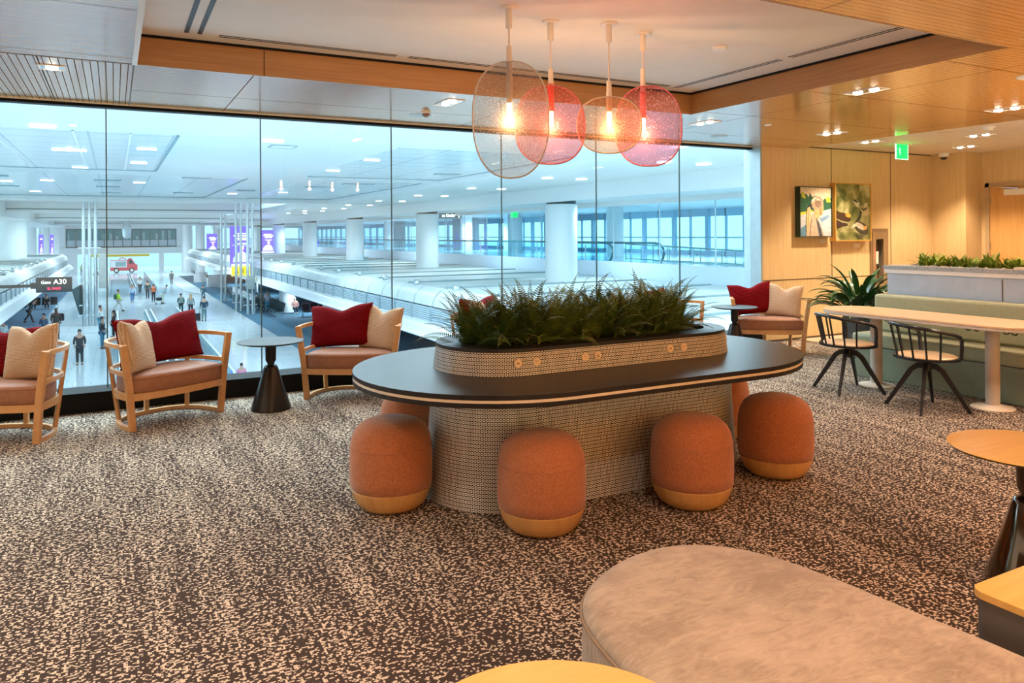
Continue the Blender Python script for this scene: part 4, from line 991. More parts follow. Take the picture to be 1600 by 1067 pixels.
# columns on the right roof
c0 = thing('round_column', '', 'column')
MB().lathe([(.69, -.5), (.69, 2.80)], seg=40, caps=False).build('shaft', simple('column_white', (.74, .82, .86), .4, var=.02), c0, smooth=40)
MB().lathe([(.64, 2.80), (.64, 2.86), (.64, 3.0)], seg=40, caps=False).build('shadow_ring', 'teal_dark', c0, smooth=40)
for k, lb in enumerate(('largest white round column, beyond the glass right of the pendants', 'second white round column along the right roof', 'third white round column along the right roof', 'fourth white round column along the right roof', 'fifth white round column along the right roof', 'sixth and smallest round column beside the glass joint')):
    y = 27.46+15.6*k
    o = c0 if k == 0 else dup(c0, (17, y, 0)); o.location = (17, y, .0); o['label'] = lb; o['group'] = 'round columns standing on the shop roof'
for o in c0.children: pass
for k, y in enumerate((62.3, 48, 80)):
    tag(MB().lathe([(.62, FZ), (.62, -2.2)], (0, 0, 0), 24, caps=False).build('gate_column', 'c_white', None, smooth=40, loc=(12.4, y, 0)), ['white round column in the gate area under the canopy, beside the seated person', 'nearer white column in the gate area, by the red pillow', 'farther white column in the gate area beneath the canopy'][k], 'column')
# mezzanine wall, deck and rail
struct('wall_mezzanine', MB().box(20.5, 20.7, 8, 150, -.75, .23), simple('mezzanine_panel', (.60, .74, .86), .25, var=.03))
struct('trim_164', MB().box(20.44, 20.5, 8, 150, -.76, -.66), simple('blue_line', (.18, .42, .62), .5))
struct('floor_6', MB().box(20.7, 33, 8, 150, .1, .2), simple('mezzanine_deck', (.45, .62, .72), .15))
rl = thing('glass_balustrade', 'glass balustrade with dark teal handrail along the upper walkway', 'railing')
MB().box(20.58, 20.60, 29.8, 150, .23, 1.08).build('glass_panel', 'pane_far', rl)
MB().bar([(20.6, 29.8, 1.12), (20.6, 150, 1.12)], .10, .09).build('handrail', 'teal_rail', rl)
m_ = MB()
for i in range(30): m_.box(20.57, 20.61, 31+i*2.4-.02, 31+i*2.4+.02, .23, 1.1)
m_.build('posts', 'steel', rl)
# upper screen glass line (thin mullions above the parapet)
gs = thing('glass_screen', 'tall clear glass screen with thin joints standing behind the upper walkway parapet', 'glass screen')
MB().box(20.84, 20.86, 9, 60, .23, 2.9).build('glass_panel', 'clear', gs)
m_ = MB()
for i in range(14): m_.box(20.83, 20.87, 12+i*3.4-.02, 12+i*3.4+.02, .23, 2.9)
m_.build('joints', 'steel', gs)
# escalator loops and ramp rails at the near right
es = thing('escalator_balustrade', '', 'escalator')
loop = [(0, 6, 1.08), (0, .6, 1.08), (0, .25, 1.02), (0, .05, .86), (0, 0, .62), (0, .08, .38), (0, .22, .22)]
MB().tube(loop, .055, 8).build('handrail', 'teal_rail', es, smooth=60)
MB().prism([(0, 0)]*3, 0, 0) if False else None
MB().add([(0, 6, .2), (0, .2, .2), (0, .04, .5), (0, .06, .86), (0, .6, 1.05), (0, 6, 1.05)], [(0, 1, 2, 3, 4, 5)]).build('side_glass', 'pane_far', es)
es.location = (21.3, 29.7, 0); es['label'] = 'escalator handrail loop at the near end of the upper walkway, left one'
o = dup(es, (21.9, 26.6, 0), None, 'escalator handrail loop at the near end of the upper walkway, right one')
gr = thing('guard_rail', 'metal ramp guard rails in front of the bright windows at the right', 'railing')
m_ = MB()
for y0, y1, x in ((30.4, 20.0, 22.6), (27.0, 18.6, 21.6)):
    m_.tube([(x, y0, .22), (x, y0, 1.0), (x, y1, .72)], .03, 6).tube([(x, y0, .28), (x, y1, .24)], .025, 6)
    for i in range(5): yy = y0+(y1-y0)*(i+.6)/5; m_.tube([(x, yy, .22), (x, yy, .95-.25*(i+.6)/5)], .025, 6)
m_.build('rails', simple('rail_grey', (.20, .38, .42), .4, .3), gr, smooth=60)
# window wall at the far right
fr = simple('blue_white_frame', (.40, .62, .76), .4)
ww = MB(); ww.box(32, 32.25, 8, 150, 2.55, 3.0).box(32, 32.25, 8, 150, .1, .45)
y = 10
while y < 150: ww.box(31.95, 32.2, y-.12, y+.12, .2, 3.0); y += 3.1
ww.box(32, 32.15, 8, 150, 1.22, 1.30)
y = 11.55
while y < 60: ww.box(32.0, 32.15, y-.04, y+.04, .2, 3.0); y += 3.1
struct('window_10', ww, fr); struct('window_11', MB().box(32.05, 32.08, 8, 150, .4, 2.6), 'pane_far')
for k, (y, w_) in enumerate(((44, 4), (52, 2.5), (60, 5), (70, 3), (79, 5), (95, 7))):
    struct('wall_mezz_bay_%d' % (k+1), MB().box(28.2, 28.6, y, y+w_, .2, 3.0), simple('bay_%d' % k, [(.30, .52, .62), (.55, .75, .85), (.22, .46, .58), (.60, .78, .86), (.4, .62, .72), (.5, .7, .8)][k], .4))
bay = 0
for k, y in enumerate((36.0, 48.5, 57, 66, 77)):
    tag(MB().lathe([(.5, .2), (.5, 3.0)], (0, 0, 0), 24, caps=False).build('mezzanine_column', 'c_white', None, smooth=40, loc=(26, y, 0)), 'pale column on the upper walkway seen between the big columns', 'column', 'pale columns on the upper walkway')
rs = thing('overhead_sign', 'dark overhead sign with white lettering partly hidden behind the second column', 'sign', (20.2, 46.6, 2.83), math.radians(-62))
MB().box(-1.1, .8, -.05, .05, -.18, .18).build('panel', simple('sign_teal', (.12, .30, .36), .4), rs)
text('lettering', 'to Kinder', (-.25, -.055, 0), .30, 'sign_white', (PI/2, 0, 0), rs, .002)
MB().box(.60, .66, -.06, -.05, -.17, .17).build('divider_mark', 'sign_white', rs)
tag(MB().box(22.2, 22.26, 41.1, 41.9, 2.60, 3.0).build('far_exit_sign', 'green_exit'), 'tiny green exit sign far off on the upper walkway', 'sign')
# small pylons by window: stacked outside scenery
struct('ground', MB().box(33, 160, -60, 220, -3.2, -3), simple('apron_concrete', (.62, .72, .78), .8))
# lower windows on left
# far end wall with bridge windows
Yf = 150.0; q = Yf/125
struct('wall_far', MB().box(-9.4*q, 10.7*q, Yf, Yf+.5, -1.25*q, .0-.2*q).box(-9.4*q, -6.07*q, Yf, Yf+.5, -.25*q, 4.3).box(8.38*q, 10.7*q, Yf, Yf+.5, -.25*q, 4.3).box(-6.1*q, 8.4*q, Yf, Yf+.5, 2.9, 4.3), 'c_white')
struct('wall_far_lower', MB().box(-9.4*q, -5.6, Yf, Yf+.5, FZ, -1.5).box(11.0, 14, Yf, Yf+.5, FZ, -1.5).box(7.2, 8.0, Yf, Yf+.5, FZ, -1.5), 'c_white')
struct('wall_far_return', MB().box(-60, 60, 174, 175, FZ, 4.4), simple('far_room', (.55, .68, .74), .5))
br_ = thing('bridge_window', 'long band of dark teal windows across the bridge at the far end of the hall', 'window', (0, Yf, 0))
MB().box(-6.07*q, 8.38*q, .1, .2, 1.0, 2.9).build('upper_glass', simple('teal_glass', (.06, .30, .34), .5), br_)
MB().box(-6.07*q, 8.38*q, .1, .2, -.2, 1.0).build('lower_panel', simple('pale_panel', (.45, .60, .68), .3), br_)
m_ = MB(); m_.box(-6.07*q, 8.38*q, 0, .25, -.36, -.18).box(-6.07*q, 8.38*q, .02, .22, .96, 1.02).box(-6.07*q, 8.38*q, 0, .22, 2.85, 2.95)
for i in range(13): x = -6.07*q+i*14.45*q/12; m_.box(x-.06, x+.06, .0, .22, -.2, 2.9)
m_.build('mullions', 'teal_rail', br_)
m_ = MB(); rr = random.Random(3)
for i in range(16): x = -7+i*1.05; m_.box(x, x+rr.uniform(.1, .5), .06, .09, 1.05, 1.05+rr.uniform(.5, 1.7))
m_.build('painted_interior_light', simple('painted_teal_light', (.25, .5, .52), .3), br_)  # pale teal blocks; light from inside the bridge is painted as their colour
tag(MB().box(-3.6, 5.6, 148.5, 148.8, -1.95, -1.55).build('banner_beam', 'yellow_paint'), 'yellow beam sign over the passage at the far end', 'sign')
tag(MB().lathe([(.0, 0), (.5, .3), (.6, 1.4), (.25, 3.2), (0, 3.4)], seg=20).build('hanging_sculpture', 'steel', None, smooth=50, loc=(1.6, 118, 1.2)), 'pale hanging ornament in front of the bridge windows', 'ornament')
# tall far columns both sides
for k, (x, lb) in enumerate(((11.3, 'tall white column at the far end, just right of the bridge'), (13.5, 'tall white column at the far end, between bridge and small purple screen'), (16.4, 'tall wide white column right of the small purple screen'), (-11.8, 'tall white column at the far left beyond the left canopy, outermost'), (-9.9, 'tall white column left of the bridge, middle of three'), (-8.6, 'tall white column nearest the left end of the bridge'))):
    tag(MB().lathe([(.75, FZ), (.75, 4.3)], seg=24, caps=False).build('hall_column', 'c_white', None, smooth=40, loc=(x, 143, 0)), lb, 'column')
tag(MB().lathe([(1.35, FZ), (1.35, 3.1)], seg=36, caps=False).build('wide_column', simple('column_white_left', (.72, .80, .82), .4, var=.02), None, smooth=40, loc=(-8.6, 84, 0)), 'wide white round column at the left edge of the photo beyond the glass', 'column')
# steel tube towers
def tower(x, y, n, label, box_=None):
    t = thing('steel_tube_tower', label, 'tower', (x, y, FZ))
    H = CC-FZ+(.55 if y > 45 else 0)
    for i in range(n):
        MB().tube([((i-(n-1)/2)*.36, 0, 0), ((i-(n-1)/2)*.36, 0, H)], .11, 12).build('tube', 'steel', t, smooth=60)
    m_ = MB()
    for z in (.7, 1.4, 2.9, 5.4): m_.box(-(n*.18+.15), n*.18+.15, -.06, .06, z, z+.09)
    m_.build('cross_bars', 'steel', t)
    if box_: MB().box(*box_).build('control_box', simple('box_grey', (.30, .36, .36), .5), t, bevel=.03)
    return t
tw0 = tower(-1.5, 60, 3, 'group of tall steel tubes with a dark display board, left of the moving walkway', (.55, 1.0, -.3, .3, 2.6, 5.0))
tower(9.1, 75, 2, 'farthest pair of steel tubes by the gate seating')
tower(9.05, 65.0, 2, 'middle pair of steel tubes by the gate seating')
tower(9.5, 62, 2, 'nearest pair of steel tubes by the gate seating', (-.3, .3, -.35, -.12, 2.0, 3.1))
fb = MB().add([(-.9, 0, 2.6), (1.0, 0, 3.0), (1.0, 0, 0), (.6, 0, 0), (-.9, .15, 2.6), (1.0, .15, 3.0), (1.0, .15, 0), (.6, .15, 0)], [(0, 1, 2, 3), (7, 6, 5, 4), (0, 4, 5, 1), (1, 5, 6, 2), (2, 6, 7, 3), (3, 7, 4, 0)]).build('display_board', simple('board_dark', (.05, .10, .11), .4, var=.5, nscale=14), tw0)
fb.scale = (.5, .6, .7); fb.location = (-.75, -.2, .8); fb.rotation_euler = (0, 0, math.radians(55)); fb['label'] = 'dark angled display board'
# gate sign
gs_ = thing('gate_sign', 'black gate sign reading Gate A30 with red display, bracketed off the left canopy', 'sign', (-2.12, 35.1, -.37))
MB().box(-.62, .62, -.06, .06, -.30, .30).build('panel', 'sign_black', gs_, bevel=.01)
MB().box(-.80, -.62, -.05, .05, -.14, .10).box(-3.5, -.80, -.04, .04, -.08, .04).build('bracket', 'sign_black', gs_)
text('gate_word', 'Gate', (-.28, -.064, .10), .17, 'sign_white', (PI/2, 0, 0), gs_, .002)
text('gate_number', 'A30', (.20, -.064, .11), .27, 'sign_white', (PI/2, 0, 0), gs_, .002)
text('red_display', 'EL PASO', (-.0, -.064, -.155), .125, 'led_red', (PI/2, 0, 0), gs_, .002)
# purple screens and yellow gate markers
def screen(x, y, z0, z1, w, label, lines):
    t = thing('advert_screen', label, 'screen', (x, y, z0), -.08)
    h = z1-z0
    MB().box(-w/2-.12, w/2, 0, .35, 0, h).build('panel', 'purple', t)
    m_ = MB()
    for u0, u1, v in lines: m_.box(-w/2+u0*w, -w/2+u1*w, -.012, -.002, v*h, v*h+h*.028)
    m_.build('white_lettering_lines', 'screen_white', t)
    m_ = MB(); m_.poly([(w*x_, -.006, h*z_) for x_, z_ in ((-.42, .1), (.46, .1), (.42, .22), (.28, .33), (.15, .36), (-.05, .36), (-.25, .30), (-.4, .2))]); m_.build('jacket_shape', 'screen_grey', t)
    m_ = MB(); m_.poly([(w*(.08+.12*math.cos(a)), -.010, h*(.46+.065*math.sin(a))) for a in [2*PI*k/20 for k in range(20)]]); m_.poly([(w*.0, -.011, h*.12), (w*.2, -.011, h*.12), (w*.16, -.011, h*.38), (w*.03, -.011, h*.38)]); m_.build('portrait_shape', 'screen_pink', t)
    MB().box(-w/2, w/2, -.013, -.002, 0, h*.06).build('white_strip', 'screen_white', t)
LN = ((.18, .80, .80), (.12, .96, .745), (.26, .90, .69), (.26, .85, .65), (.3, .85, .55))
screen(9.35, 66, -.99, 2.35, 1.42, 'large purple advertising screen above the yellow gate marker', LN)
screen(13.0, 120, -.95, 1.9, 1.3, 'small distant purple advertising screen left of the steel tubes', LN)
screen(-8.0, 110, -.55, 1.83, .36, 'narrow purple banner at the far left, left one', LN[:2]); screen(-6.85, 110, -.55, 1.83, .26, 'narrow purple banner at the far left, right one', LN[:2])
screen(15.4, 88, -.4, 2.2, 1.3, 'purple screen between the round columns right of the glass joint', LN)
yg = thing('yellow_gate_marker', 'yellow gate marker reading A31 below the large purple screen', 'sign', (9.37, 66, -1.845), -.08)
MB().box(-.73, .73, 0, .2, 0, .84).build('panel', 'yellow', yg)
text('gate_number', 'A 31', (.02, -.012, .42), .58, 'sign_black', (PI/2, 0, 0), yg, .002)
yc = thing('yellow_round_marker', 'small round yellow gate marker under the distant purple screen', 'sign', (12.65, 119, -1.45))
MB().lathe([(.42, 0), (.42, .1)], seg=24, axis='Y').build('panel', 'yellow', yc); text('letter', 'A', (0, -.02, 0), .5, 'sign_black', (PI/2, 0, 0), yc, .002)
# moving walkways
def walkway(x0, x1, y0, y1, label):
    t = thing('moving_walkway', label, 'moving walkway')
    MB().box(x0+.2, x1-.2, y0, y1, FZ, FZ+.03).build('belt', 'belt', t)
    for x in (x0, x1):
        MB().box(x-.1, x+.1, y0+.5, y1-.5, FZ, FZ+.85).build('balustrade', 'pane_far', t)
        pts = [(x, y0+.5, FZ+.05), (x, y0+.1, FZ+.25), (x, y0, FZ+.6), (x, y0+.2, FZ+.93), (x, y0+.6, FZ+1.0), (x, y1-.6, FZ+1.0), (x, y1-.1, FZ+.8), (x, y1, FZ+.5), (x, y1-.4, FZ+.05)]
        MB().tube(pts, .05, 8).build('handrail', 'c_white', t, smooth=60)
    return t
walkway(-.6, 1.75, 88, 122, 'far moving walkway lane with dark belt, left one, leading to the red truck')
walkway(2.0, 3.95, 88, 124, 'far moving walkway lane, right one, leading to the red truck')
walkway(.2, 1.95, 30, 60, 'near moving walkway lane running toward the window, left one')
walkway(2.3, 4.05, 30, 60.5, 'near moving walkway lane running toward the window, right one')
# food truck
tr = thing('food_truck', 'small red and white food truck parked at the end of the moving walkway', 'truck', (1.5, 146, FZ))
MB().add([(x, y, z) for y in (-.9, .9) for x, z in ((-2.1, .35), (-2.1, 2.2), (.6, 2.2), (.7, 2.45), (1.2, 2.45), (1.75, 1.5), (2.1, 1.3), (2.1, .35))], [tuple(range(8))[::-1], tuple(range(8, 16))]+[(i, (i+1) % 8, 8+(i+1) % 8, 8+i) for i in range(8)]).build('body', 'truck_red', tr, bevel=.08)
MB().box(-2.05, .45, -.96, -.90, .95, 2.12).build('serving_panel', 'c_white', tr)
MB().box(-1.3, .3, -.98, -.95, 1.1, 1.95).build('serving_window', simple('truck_window', (.25, .42, .46), .2), tr)
MB().poly([(.75, -.93, 1.55), (1.5, -.93, 1.55), (1.15, -.93, 2.2), (.75, -.93, 2.2)]).build('cab_window', 'teal_dark', tr)
for x in (-1.15, 1.2):
    w = MB().lathe([(.42, -.12), (.42, .12)], (x, -.85, .42), 24, axis='Y').build('wheel', 'rubber', tr, smooth=40); MB().lathe([(.26, -.02), (.26, .02)], (x, -1.0, .42), 20, axis='Y').build('hub_cap', 'c_white', w)
MB().tube([(-.2+.5*math.cos(a), 0, 2.2+.35*math.sin(a)) for a in [PI*k/10 for k in range(11)]], .08, 6).build('roof_arch', 'truck_red', tr)
# gate seating, desks
def bench_row(x, y, n, rz, label, loc_group='rows of gate seats under the right canopy'):
    t = thing('gate_seat_row', label, 'seats', (x, y, FZ), rz, loc_group)
    for i in range(n):
        MB().box(i*.62-.26, i*.62+.26, -.25, .25, .38, .46).build('seat', 'sign_black', t)
        MB().add([(i*.62-.26, .22, .42), (i*.62+.26, .22, .42), (i*.62+.26, .38, 1.0), (i*.62-.26, .38, 1.0), (i*.62-.26, .27, .42), (i*.62+.26, .27, .42), (i*.62+.26, .43, 1.0), (i*.62-.26, .43, 1.0)], [(3, 2, 1, 0), (4, 5, 6, 7), (0, 1, 5, 4), (1, 2, 6, 5), (2, 3, 7, 6), (3, 0, 4, 7)]).build('backrest', 'sign_black', t)
    MB().box(-.3, n*.62-.3, -.04, .04, .32, .38).build('beam', 'steel', t)
    for i in range(0, n+1, 2): MB().bar([(i*.62-.3, -.25, .02), (i*.62-.3, 0, .34), (i*.62-.3, .25, .02)], .05, .05).build('leg', 'steel', t)
for i, (x, y) in enumerate(((10.4, 64.5), (11.25, 65), (10.4, 72), (11.25, 72.5), (10.4, 80), (11.25, 80.5))): bench_row(x, y, 10, PI/2 if i % 2 == 0 else -PI/2, ['nearest row of black gate seats behind the steel tubes, aisle side', 'nearest row of black gate seats behind the steel tubes, canopy side', 'middle row of black gate seats under the right canopy, aisle side', 'middle row of black gate seats under the right canopy, canopy side', 'farthest row of black gate seats toward the gate desks, aisle side', 'farthest row of black gate seats toward the gate desks, canopy side'][i])
bench_row(13, 58, 6, 0, 'row of black gate seats behind the seated person near the gate column', None)
bench_row(-6.5, 76, 4, 0, 'row of dark gate seats under the gate sign on the left', None)
for k, (x, y, w, lb) in enumerate(((10.3, 109, 1.6, 'white gate desk beyond the pale tiled strip, farther one'), (11.0, 98, 2.0, 'white gate desk beyond the pale tiled strip, nearer one'))):
    t = thing('gate_desk', lb, 'desk', (x, y, FZ)); MB().box(-w/2, w/2, -.6, .6, 0, 1.35).build('body', 'c_white', t); MB().box(-w/2-.1, -w/2, -.8, 3, 1.2, 1.6).build('monitor_bank', 'teal_dark', t)
bn2 = thing('low_glass_barrier', 'pale glass fronted barrier in front of the gate seats', 'barrier', (9.8, 62, FZ)); MB().box(-.05, .05, 0, 12, 1.0, 1.5).build('panel', 'c_white', bn2); MB().bar([(0, 0, 0), (0, 0, 1.1)], .1, .1).bar([(0, 6, 0), (0, 6, 1.1)], .1, .1).bar([(0, 12, 0), (0, 12, 1.1)], .1, .1).build('posts', 'steel', bn2)
# small lights and vents in the concourse ceiling
def flight(x, y, z, w, h, lb): return tag(MB().box(x-w/2, x+w/2, y-h/2, y+h/2, z-.03, z-.015).build('concourse_light', 'far_light'), lb, 'ceiling light', 'bright ceiling lights in the concourse')
for (x, y, z) in ((.72, 20.3, CC), (.65, 24.2, CC), (-1.2, 17.0, CC), (-1.1, 21.3, CC), (-.8, 21.3, CC), (-.9, 26.5, CC), (6.4, 24.6, CC), (6.5, 20.7, CC), (3.2, 17.5, CC), (.9, 33, CC), (-2.2, 33, CC), (-3.6, 34, CC), (-3.2, 41, CC), (5.3, 40, CC), (7.4, 38, CC)):
    flight(x, y, z, .42, .16 if z == CC else .4, 'small bright ceiling light in the concourse')
for i in range(9):
    for x in (13.2, 14.6): flight(x, 16+i*6.2, 3.47, .28, .3, 'small bright ceiling light in the concourse')
def vent(x, y, w, h, lb): return tag(MB().box(x-w/2, x+w/2, y-h/2, y+h/2, CC-.04, CC-.012).build('ceiling_vent', 'vent'), lb, 'air vent', 'grey air vents in the concourse ceiling')
for x, y, w in ((2.7, 29.6, 1.0), (-.2, 32, .9), (.3, 32, .01), (-.2, 36, .9), (-.1, 41, .9), (9.0, 30.5, 1.3), (10.4, 24.4, .9), (-3.6, 31, .8), (-3.9, 37, .9), (3.0, 39.8, .9), (7.9, 33, 1.1), (5.5, 37, .8)):
    if w > .1: vent(x, y, w, .35, 'grey air vent in the concourse ceiling')
hv = thing('flush_ceiling_hatch', 'pale square hatch in the plain concourse ceiling band', 'hatch', (3.6, 18.5, CC)); MB().ringprism(rrect(.30, .30, .01), rrect(.26, .26, .01), -.02, 0).build('frame', 'vent', hv); MB().box(-.26, .26, -.26, .26, -.015, 0).build('panel', 'c_white', hv)
# lamps of the concourse luminaires
def hall_lamp(x, y, z, e):
    l = bpy.data.lights.new('hall_lamp', 'SPOT'); l.energy = e; l.color = COOL; l.spot_size = 2.9; l.spot_blend = .5; l.shadow_soft_size = .2
    o = bpy.data.objects.new('hall_lamp', l); COL.objects.link(o); o.location = (x, y, z-.1)
for x in (-3, 3, 8.5):
    for y, e in ((22, 480), (36, 480), (56, 850), (80, 1000), (104, 1000), (132, 1000)): hall_lamp(x, y, CC if y < 45 else 4.25, e)
for y in (14, 24, 36, 50, 66, 84, 104): hall_lamp(13.8, y, 3.46, 140); hall_lamp(18.5, y+3, 2.95, 300); hall_lamp(26, y+5, 2.9, 700)
for y in (36, 60, 85): hall_lamp(-11, y, 3.0, 900)
for y in (60, 80, 100): hall_lamp(13.5, y, -2.3, 300)
# ================================================================== PEOPLE IN THE CONCOURSE
def skinned(name, V, Ed, Rr, mat, parent, sub=1):
    me = bpy.data.meshes.new(name); me.from_pydata(V, Ed, []); o = bpy.data.objects.new(name, me); COL.objects.link(o)
    sk = o.modifiers.new('skin', 'SKIN'); sk.use_smooth_shade = True
    for i, r in enumerate(Rr): me.skin_vertices[0].data[i].radius = (r[0], r[1]) if isinstance(r, tuple) else (r, r)
    me.skin_vertices[0].data[0].use_root = True
    if sub: s = o.modifiers.new('sub', 'SUBSURF'); s.levels = sub; s.render_levels = sub
    bpy.context.view_layer.update()
    m2 = bpy.data.meshes.new_from_object(o.evaluated_get(bpy.context.evaluated_depsgraph_get())); bpy.data.objects.remove(o)
    m2.name = name; m2.materials.clear(); m2.materials.append(M[mat] if isinstance(mat, str) else mat)
    q = bpy.data.objects.new(name, m2); COL.objects.link(q)
    if parent is not None: q.parent = parent
    m2.polygons.foreach_set('use_smooth', [True]*len(m2.polygons)); return q
def cloth(c): return flat(c)
def person(x, y, h, face, label, top, legs, hair, pose='stand', longhair=False, skin='skin', lean=0.0, coat=False, z0=None):
    """face: heading in degrees, 0 = looking toward -Y (the window); pose: stand, walk, sit"""
    k = h/1.75
    t = thing('person', label, 'person', (x, y, FZ if z0 is None else z0), math.radians(face))
    def fw(z): return -lean*max(0, z-.95)
    st_ = .22 if pose == 'walk' else .0
    if pose == 'sit':
        hipz, hipy = .50, .0; knee = ((-.10, -.42, .50), (.10, -.42, .50)); foot = ((-.10, -.40, .07), (.10, -.40, .07)); toe = ((-.10, -.56, .03), (.10, -.56, .03))
    else:
        hipz, hipy = .95, 0; knee = ((-.10, -st_*.75, .50), (.10, st_*.35, .50)); foot = ((-.10, -st_*1.3, .07), (.11, st_*1.6, .10 if st_ else .07)); toe = ((-.11, foot[0][1]-.15, .03), (.12, foot[1][1]-.15, .03))
    dz = hipz-.95
    def J(px, py, pz): return (px*k, (py+fw(pz))*k, (pz+dz)*k)
    def K(p): return tuple(c*k for c in p)
    V = [J(0, 0, .95), J(0, 0, 1.15), J(0, 0, 1.38), J(0, 0, 1.50), J(0, -.02, 1.62), J(0, -.02, 1.70)]
    Rr = [(.15, .11), (.13, .10), (.16, .10), (.055, .055), (.085, .10), (.07, .08)]
    Ed = [(0, 1), (1, 2), (2, 3), (3, 4), (4, 5)]
    hands = []
    for s, i in ((-1, 0), (1, 1)):
        b0 = len(V); V += [J(s*.09, 0, .90), K(knee[i]), K(foot[i]), K(toe[i])]; Rr += [.085, .055, .042, .038]
        Ed += [(0, b0), (b0, b0+1), (b0+1, b0+2), (b0+2, b0+3)]
        a0 = len(V)
        if pose == 'sit': el, wr = (s*.26, -.08, 1.12), (s*.14, -.30, 1.05)
        elif pose == 'walk': el, wr = (s*.25, s*.08+.03, 1.13), (s*.25, s*.12-.10, .93)
        else: el, wr = (s*.25, .02, 1.13), (s*.22, -.14, 1.00)
        V += [J(s*.18, 0, 1.42), J(*el), J(*wr), J(wr[0], wr[1]-.05, wr[2]-.05)]; Rr += [.055, .042, .028, (.038, .02)]
        Ed += [(2, a0), (a0, a0+1), (a0+1, a0+2), (a0+2, a0+3)]
        # five fingers: four unequal curled ones and a thumb from the side of the palm
        for f, ln in enumerate((.06, .07, .068, .052)):
            n0 = len(V); ox = (f-1.5)*.019
            V += [J(wr[0]+ox, wr[1]-.075, wr[2]-.085), J(wr[0]+ox, wr[1]-.075-ln*.3, wr[2]-.085-ln*.7)]; Rr += [.009, .008]; Ed += [(a0+3, n0), (n0, n0+1)]
        n0 = len(V); V += [J(wr[0]-s*.045, wr[1]-.06, wr[2]-.05), J(wr[0]-s*.055, wr[1]-.085, wr[2]-.075)]; Rr += [.010, .009]; Ed += [(a0+3, n0), (n0, n0+1)]
    Rr = [tuple(c*k for c in r) if isinstance(r, tuple) else r*k for r in Rr]
    skinned('body', V, Ed, Rr, skin, t)
    # top garment
    low = .55 if coat else .88
    V = [J(0, 0, 1.15), J(0, 0, low), J(0, 0, 1.38), J(0, 0, 1.47)]; Rr = [(.165, .13), (.19 if coat else .17, .14), (.185, .125), (.08, .08)]; Ed = [(0, 1), (0, 2), (2, 3)]
    for s in (-1, 1):
        a0 = len(V)
        if pose == 'sit': el, wr = (s*.26, -.08, 1.12), (s*.14, -.28, 1.06)
        elif pose == 'walk': el, wr = (s*.25, s*.08+.03, 1.13), (s*.25, s*.11-.08, .96)
        else: el, wr = (s*.25, .02, 1.13), (s*.22, -.12, 1.02)
        V += [J(s*.19, 0, 1.41), J(*el), J(*wr)]; Rr += [.062, .054, .044]; Ed += [(2, a0), (a0, a0+1), (a0+1, a0+2)]
    Rr = [tuple(c*k for c in r) if isinstance(r, tuple) else r*k for r in Rr]
    skinned('jacket', V, Ed, Rr, cloth(top), t)
    V = [J(0, 0, .95)]; Rr = [(.165, .13)]; Ed = []
    for s, i in ((-1, 0), (1, 1)):
        b0 = len(V); V += [J(s*.09, 0, .88), K(knee[i]), K((foot[i][0], foot[i][1], foot[i][2]+.03))]; Rr += [.10, .072, .062]; Ed += [(0, b0), (b0, b0+1), (b0+1, b0+2)]
    Rr = [tuple(c*k for c in r) if isinstance(r, tuple) else r*k for r in Rr]
    skinned('trousers', V, Ed, Rr, cloth(legs), t)
    # shoes, hair, face
    for i in (0, 1):
        f, e = foot[i], toe[i]
        MB().add([K(p) for p in ((f[0]-.05, f[1]+.06, 0), (f[0]+.05, f[1]+.06, 0), (e[0]+.045, e[1]-.03, 0), (e[0]-.045, e[1]-.03, 0), (f[0]-.045, f[1]+.05, .10), (f[0]+.045, f[1]+.05, .10), (e[0]+.035, e[1], .05), (e[0]-.035, e[1], .05))], [(3, 2, 1, 0), (4, 5, 6, 7), (0, 1, 5, 4), (1, 2, 6, 5), (2, 3, 7, 6), (3, 0, 4, 7)]).build('shoe', 'sign_black', t, bevel=.012)
    hm = MB(); hc = J(0, -.005, 1.675)
    prof = [(0, .108), (.045, .101), (.075, .072), (.088, .02), (.080, -.05)]
    hm.lathe([(r*k, z*k) for r, z in prof], (hc[0], hc[1]+.022*k, hc[2]), 20)
    if longhair: hm.sweep([(hc[0], hc[1]+.05*k, hc[2]), (hc[0], hc[1]+.10*k, hc[2]-.16*k), (hc[0], hc[1]+.11*k, hc[2]-.36*k)], [(-.09*k, -.03*k), (.09*k, -.03*k), (.07*k, .04*k), (-.07*k, .04*k)])
    hm.build('hair', cloth(hair), t, smooth=60)
    fy = hc[1]-.115*k
    fm = MB()
    for s in (-1, 1): fm.lathe([(.012*k, -.004*k), (.008*k, -.010*k), (0, -.012*k)], (hc[0]+s*.035*k, fy+.018*k, hc[2]-.035*k), 8, axis='Y')
    fm.build('eyes', 'sign_black', t)
    MB().add([(hc[0]-.012*k, fy+.012*k, hc[2]-.075*k), (hc[0]+.012*k, fy+.012*k, hc[2]-.075*k), (hc[0], fy-.014*k, hc[2]-.072*k), (hc[0], fy+.01*k, hc[2]-.035*k)], [(0, 1, 2), (1, 3, 2), (3, 0, 2), (0, 3, 1)]).build('nose', skin, t)
    MB().box(hc[0]-.025*k, hc[0]+.025*k, fy+.006*k, fy+.014*k, hc[2]-.105*k, hc[2]-.097*k).build('mouth', simple('lips', (.4, .12, .1), .6) if 'lips' not in M else M['lips'], t)
    return t
